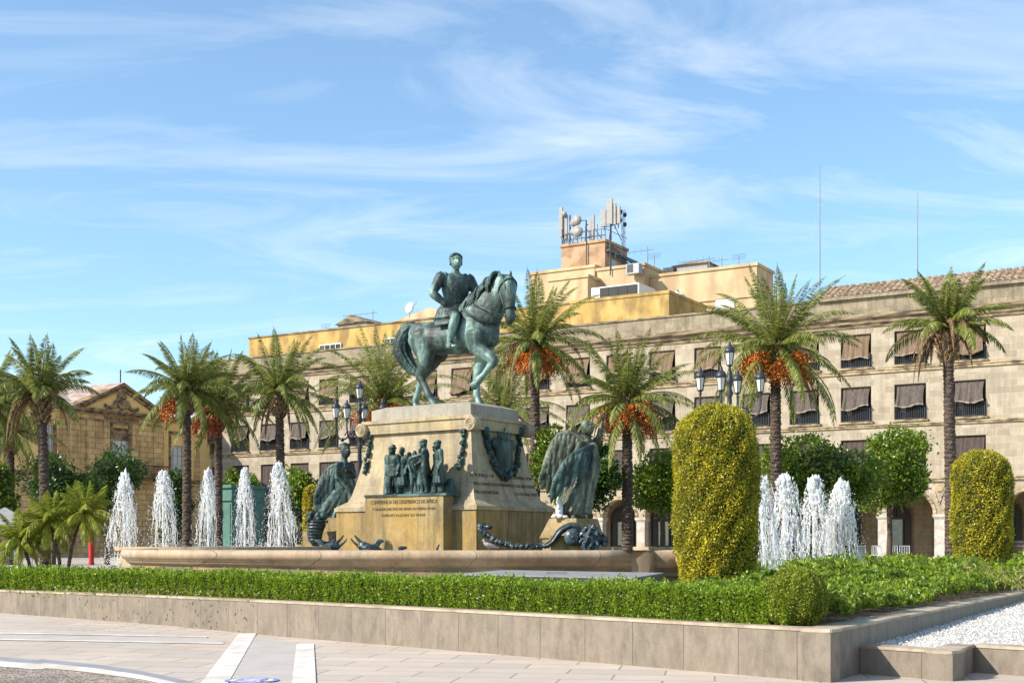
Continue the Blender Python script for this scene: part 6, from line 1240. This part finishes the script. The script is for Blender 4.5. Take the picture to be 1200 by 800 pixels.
lamp('ornate iron street lamp with five pale lanterns left of the pedestal top',421.5,53,445,.96,R(10),((170,.84),(235,.95),(75,.78),(5,.86)))
# ================================================================ KIOSK AND SMALL THINGS
kk=thing('turquoise_kiosk','turquoise green panelled metal kiosk behind the left water jets','kiosk',(W(271,640,60).x,60.0,G),MANG-.12); H=zat(567.5,60)-G
mb=MB(); mb.box(-2.1,.05,0,1.9,0,H-.75); mb.build('wall',MT['kiosk'],kk)
mb=MB(); mb.box(-2.2,.15,-.1,2.0,H-.75,H-.62); mb.box(-2.14,.09,-.04,1.94,H-.62,H-.15); mb.box(-2.26,.21,-.16,2.06,H-.15,H); mb.build('cornice',MT['kiosk'],kk)
for x in (-2.0,-1.32,-.64): MB().box(x,x+.58,-.03,-.001,.25,H-.9).build('panel',MT['kiosk'],kk)
for y in (.1,.75,1.3): MB().box(.051,.08,y,y+.5,.25,H-.9).build('panel',MT['kiosk'],kk)
mb=MB(); mb.ell((-.75,-.14,zat(600,60)-G),(.13,.1,.24),10,8); mb.bar((-.75,0,zat(597,60)-G),(-.75,-.14,zat(597,60)-G),.03); mb.build('wall_lamp',MT['copper'],kk,True)
def parasol(px,Y,pt,w,lab,col):
    zt_=zat(pt,Y)-G; o=thing('cafe_parasol',lab,'parasol',((px-600)/F*Y,Y,G),R(12),'cafe parasols at the left edge'); mb=MB(); h=w*.28
    mb.add([(0,0,zt_)]+[(w*.5*x,w*.5*y,zt_-h) for x,y in ((-1,-1),(1,-1),(1,1),(-1,1))]+[(w*.5*x,w*.5*y,zt_-h-.18) for x,y in ((-1,-1),(1,-1),(1,1),(-1,1))],[(0,1,2),(0,2,3),(0,3,4),(0,4,1),(1,5,6,2),(2,6,7,3),(3,7,8,4),(4,8,5,1)]); mb.build('canopy',MT[col],o); MB().bar((0,0,0),(0,0,zt_),.04).build('pole',MT['metal'],o)
parasol(6,44,594,2.4,'pale grey cafe parasol under the left orange tree','canvas'); parasol(-24,48,598,2.6,'second cafe parasol mostly cut off by the left edge','canvas')
def chair(): 
    o=thing('cafe_chair','x','chair',(0,0,G),0,'cafe chairs on the square'); mb=MB(); 
    for k in range(7): mb.box(-.2,.2,-.2+k*.06,-.165+k*.06,.44,.46)
    mb.build('seat',MT['white'],o); mb=MB(); mb.tube([(-.2,.22,.45),(-.21,.26,.85),(.21,.26,.85),(.2,.22,.45)],.016,5)
    for k in range(5): mb.bar((-.14+k*.07,.235,.46),(-.14+k*.07,.26,.84),.011,4)
    mb.build('backrest',MT['white'],o)
    for x in (-.2,.2):
        for y in (-.2,.22): MB().bar((x,y,0),(x,y,.45),.015,5).build('leg',MT['white'],o)
    return o
c1=chair(); pos=[(1014,58,.4,'white metal cafe chair closest to the jets, before the arcade column'),(1026,59,-.5,'white metal cafe chair second from the left, before the arcade'),(1037,58,.9,'white metal cafe chair directly before the arcade door frame'),(1049,59.5,.1,'white metal cafe chair before the arcade doorway, second from the right'),(1060,58,-.3,'white metal cafe chair rightmost of the arcade row')]
for k,(px,Y,rz,lab) in enumerate(pos):
    o=c1 if k==0 else dup(c1,(0,0,0)); o.location=((px-600)/F*Y,Y,G); o.rotation_euler=(0,0,rz); o.scale=(1.05,)*3; o['label']=lab
for px,Y,rz,lab in ((14,44.5,.8,'pale blue cafe chair under the grey parasol, left of two'),(28,43,2.2,'pale blue cafe chair beside the low pygmy palm, right of two')):
    o=dup(c1,((px-600)/F*Y,Y,G),rz,lab)
    for ch in o.children: ch.data=ch.data.copy(); ch.data.materials.clear(); ch.data.materials.append(MT['bluech'])
tb_=thing('cafe_table','small round cafe table under the pale parasol at the left edge','table',((-4-600)/F*44,44,G)); MB().lathe([(.36,.70),(.36,.73)],20).build('table_top',MT['bluech'],tb_); MB().lathe([(.25,0),(.25,.03),(.03,.05),(.03,.70)],12).build('leg',MT['metal'],tb_)
bl=thing('wooden_barrel','dark wooden barrel with pale hoops under the rightmost arch','barrel',((1196-600)/F*77,77,G)); MB().lathe([(.38,0),(.47,.3),(.50,.6),(.47,.9),(.38,1.2)],18).build('staves',MT['wood'],bl,True)
for z,r in ((.1,.42),(.35,.487),(.85,.487),(1.1,.42)): MB().lathe([(r,z-.03),(r+.012,z-.03),(r+.012,z+.03),(r,z+.03)],18).build('hoop',MT['metal'],bl)
rp=thing('red_post_box','tall narrow bright red pillar standing behind the pygmy palms','pillar',(W(107,640,60).x,60,G)); MB().lathe([(.14,0),(.14,.1),(.12,.12),(.12,1.35),(.15,1.4),(.15,1.5),(.07,1.6)],14).build('pillar_body',MT['red'],rp); MB().box(-.12,.12,-.225,-.2,1.1,1.16).build('slot',MT['dark'],rp)
# person in blue
ps=thing('person','person in a blue top and dark trousers walking behind the right water jets','person',(W(927,640,52).x,52,G)); J,P=stand(0,0,0,1.0,(.9,-.4),.16); mb=MB(); human(mb,J,1.0,None,(.9,-.4,0),None)
remesh(mb,'body',MT['skin'],ps,.014,2)
mb=MB(); loft(mb,[P(0,0,.86),P(0,0,1.1),P(0,0,1.35),P(0,0,1.47)],[(.17,.13),(.165,.125),(.205,.14),(.09,.08)],16,(.4,.9,0))
for k in 'LR': loft(mb,[J['sh'+k],J['el'+k],Vector(J['el'+k]).lerp(Vector(J['ha'+k]),.6)],[.075,.06,.05],10,None)
remesh(mb,'shirt',MT['blue'],ps,.014,2)
mb=MB(); 
for k in 'LR': loft(mb,[J['hi'+k],J['kn'+k],J['an'+k]],[.115,.08,.06],12,(1,0,0))
loft(mb,[P(0,0,.80),P(0,0,.98)],[(.17,.13),(.165,.125)],14,(.4,.9,0)); remesh(mb,'trousers',MT['navy'],ps,.014,2)
mb=MB(); h=Vector(J['head']); mb.ell(h+Vector((-.02,.01,.03)),(.1,.1,.105)); mb.build('hair',MT['hair'],ps,True)
# ================================================================ CAMERA, LIGHT
cam=bpy.data.cameras.new('camera'); co=bpy.data.objects.new('camera',cam); COL.objects.link(co)
cam.sensor_width=36; cam.lens=45; cam.shift_y=.1967; co.location=(0,0,EYE); co.rotation_euler=(R(90),0,0); cam.clip_end=6000; cam.clip_start=.1
scn.camera=co
SE=R(35); Sv=Vector((-.93*math.cos(SE),-.37*math.cos(SE),math.sin(SE))).normalized()
sl=bpy.data.lights.new('sun','SUN'); sl.energy=4.9; sl.angle=R(.5); sl.color=(1,.93,.82); so=bpy.data.objects.new('sun',sl); COL.objects.link(so); so.rotation_euler=(-Sv).to_track_quat('-Z','Y').to_euler()
w=bpy.data.worlds.new('World'); scn.world=w; w.use_nodes=True; t=w.node_tree; t.nodes.clear()
N=t.nodes.new; Lk=t.links.new
out=N('ShaderNodeOutputWorld'); bg=N('ShaderNodeBackground'); Lk(bg.outputs[0],out.inputs[0]); bg.inputs[1].default_value=.15
sky=N('ShaderNodeTexSky'); sky.sky_type='NISHITA'; sky.sun_disc=False; sky.sun_elevation=SE; sky.sun_rotation=math.atan2(Sv.x,Sv.y); sky.air_density=1.0; sky.dust_density=.6; sky.ozone_density=1.3; sky.altitude=100
tc=N('ShaderNodeTexCoord'); sx=N('ShaderNodeSeparateXYZ'); Lk(tc.outputs['Generated'],sx.inputs[0])
# project the view direction on a high cloud layer
def math_(op,a,b=None):
    m=N('ShaderNodeMath'); m.operation=op
    for i,v in enumerate((a,b)):
        if v is None: continue
        if isinstance(v,(int,float)): m.inputs[i].default_value=v
        else: Lk(v,m.inputs[i])
    return m.outputs[0]
zz=math_('ADD',math_('MAXIMUM',sx.outputs[2],0.0),.12)
cb=N('ShaderNodeCombineXYZ'); Lk(math_('DIVIDE',sx.outputs[0],zz),cb.inputs[0]); Lk(math_('DIVIDE',sx.outputs[1],zz),cb.inputs[1])
mp=N('ShaderNodeMapping'); mp.inputs['Rotation'].default_value=(0,0,R(-58)); mp.inputs['Scale'].default_value=(.8,1.9,1); mp.inputs['Location'].default_value=(4.3,1.9,0); Lk(cb.outputs[0],mp.inputs['Vector'])
n1=N('ShaderNodeTexNoise'); n1.inputs['Scale'].default_value=1.5; n1.inputs['Detail'].default_value=11; n1.inputs['Roughness'].default_value=.62; n1.inputs['Distortion'].default_value=1.3; Lk(mp.outputs[0],n1.inputs['Vector'])
r1=N('ShaderNodeValToRGB'); r1.color_ramp.elements[0].position=.455; r1.color_ramp.elements[1].position=.79; Lk(n1.outputs['Fac'],r1.inputs[0])
n2=N('ShaderNodeTexNoise'); n2.inputs['Scale'].default_value=.35; n2.inputs['Detail'].default_value=4; Lk(cb.outputs[0],n2.inputs['Vector'])
r2=N('ShaderNodeValToRGB'); r2.color_ramp.elements[0].position=.28; r2.color_ramp.elements[1].position=.6; Lk(n2.outputs['Fac'],r2.inputs[0])
fac_=math_('ADD',math_('MULTIPLY',math_('MULTIPLY',r1.outputs[0],r2.outputs[0]),.60),.05)
mx=N('ShaderNodeMix'); mx.data_type='RGBA'; Lk(fac_,mx.inputs[0]); gm=N('ShaderNodeMix'); gm.data_type='RGBA'; gm.blend_type='MULTIPLY'; gm.inputs[0].default_value=1; Lk(sky.outputs[0],gm.inputs[6]); gm.inputs[7].default_value=(.80,1.0,1.07,1); Lk(gm.outputs[2],mx.inputs[6]); mx.inputs[7].default_value=(5.6,5.8,6.0,1)
Lk(mx.outputs[2],bg.inputs[0])
scn.view_settings.view_transform='Standard'; scn.view_settings.look='None'; scn.view_settings.gamma=1; scn.view_settings.use_curve_mapping=False; scn.view_settings.exposure=.55
scn.render.engine='CYCLES'; scn.render.resolution_x=1024; scn.render.resolution_y=682; scn.cycles.max_bounces=6; scn.cycles.transparent_max_bounces=10
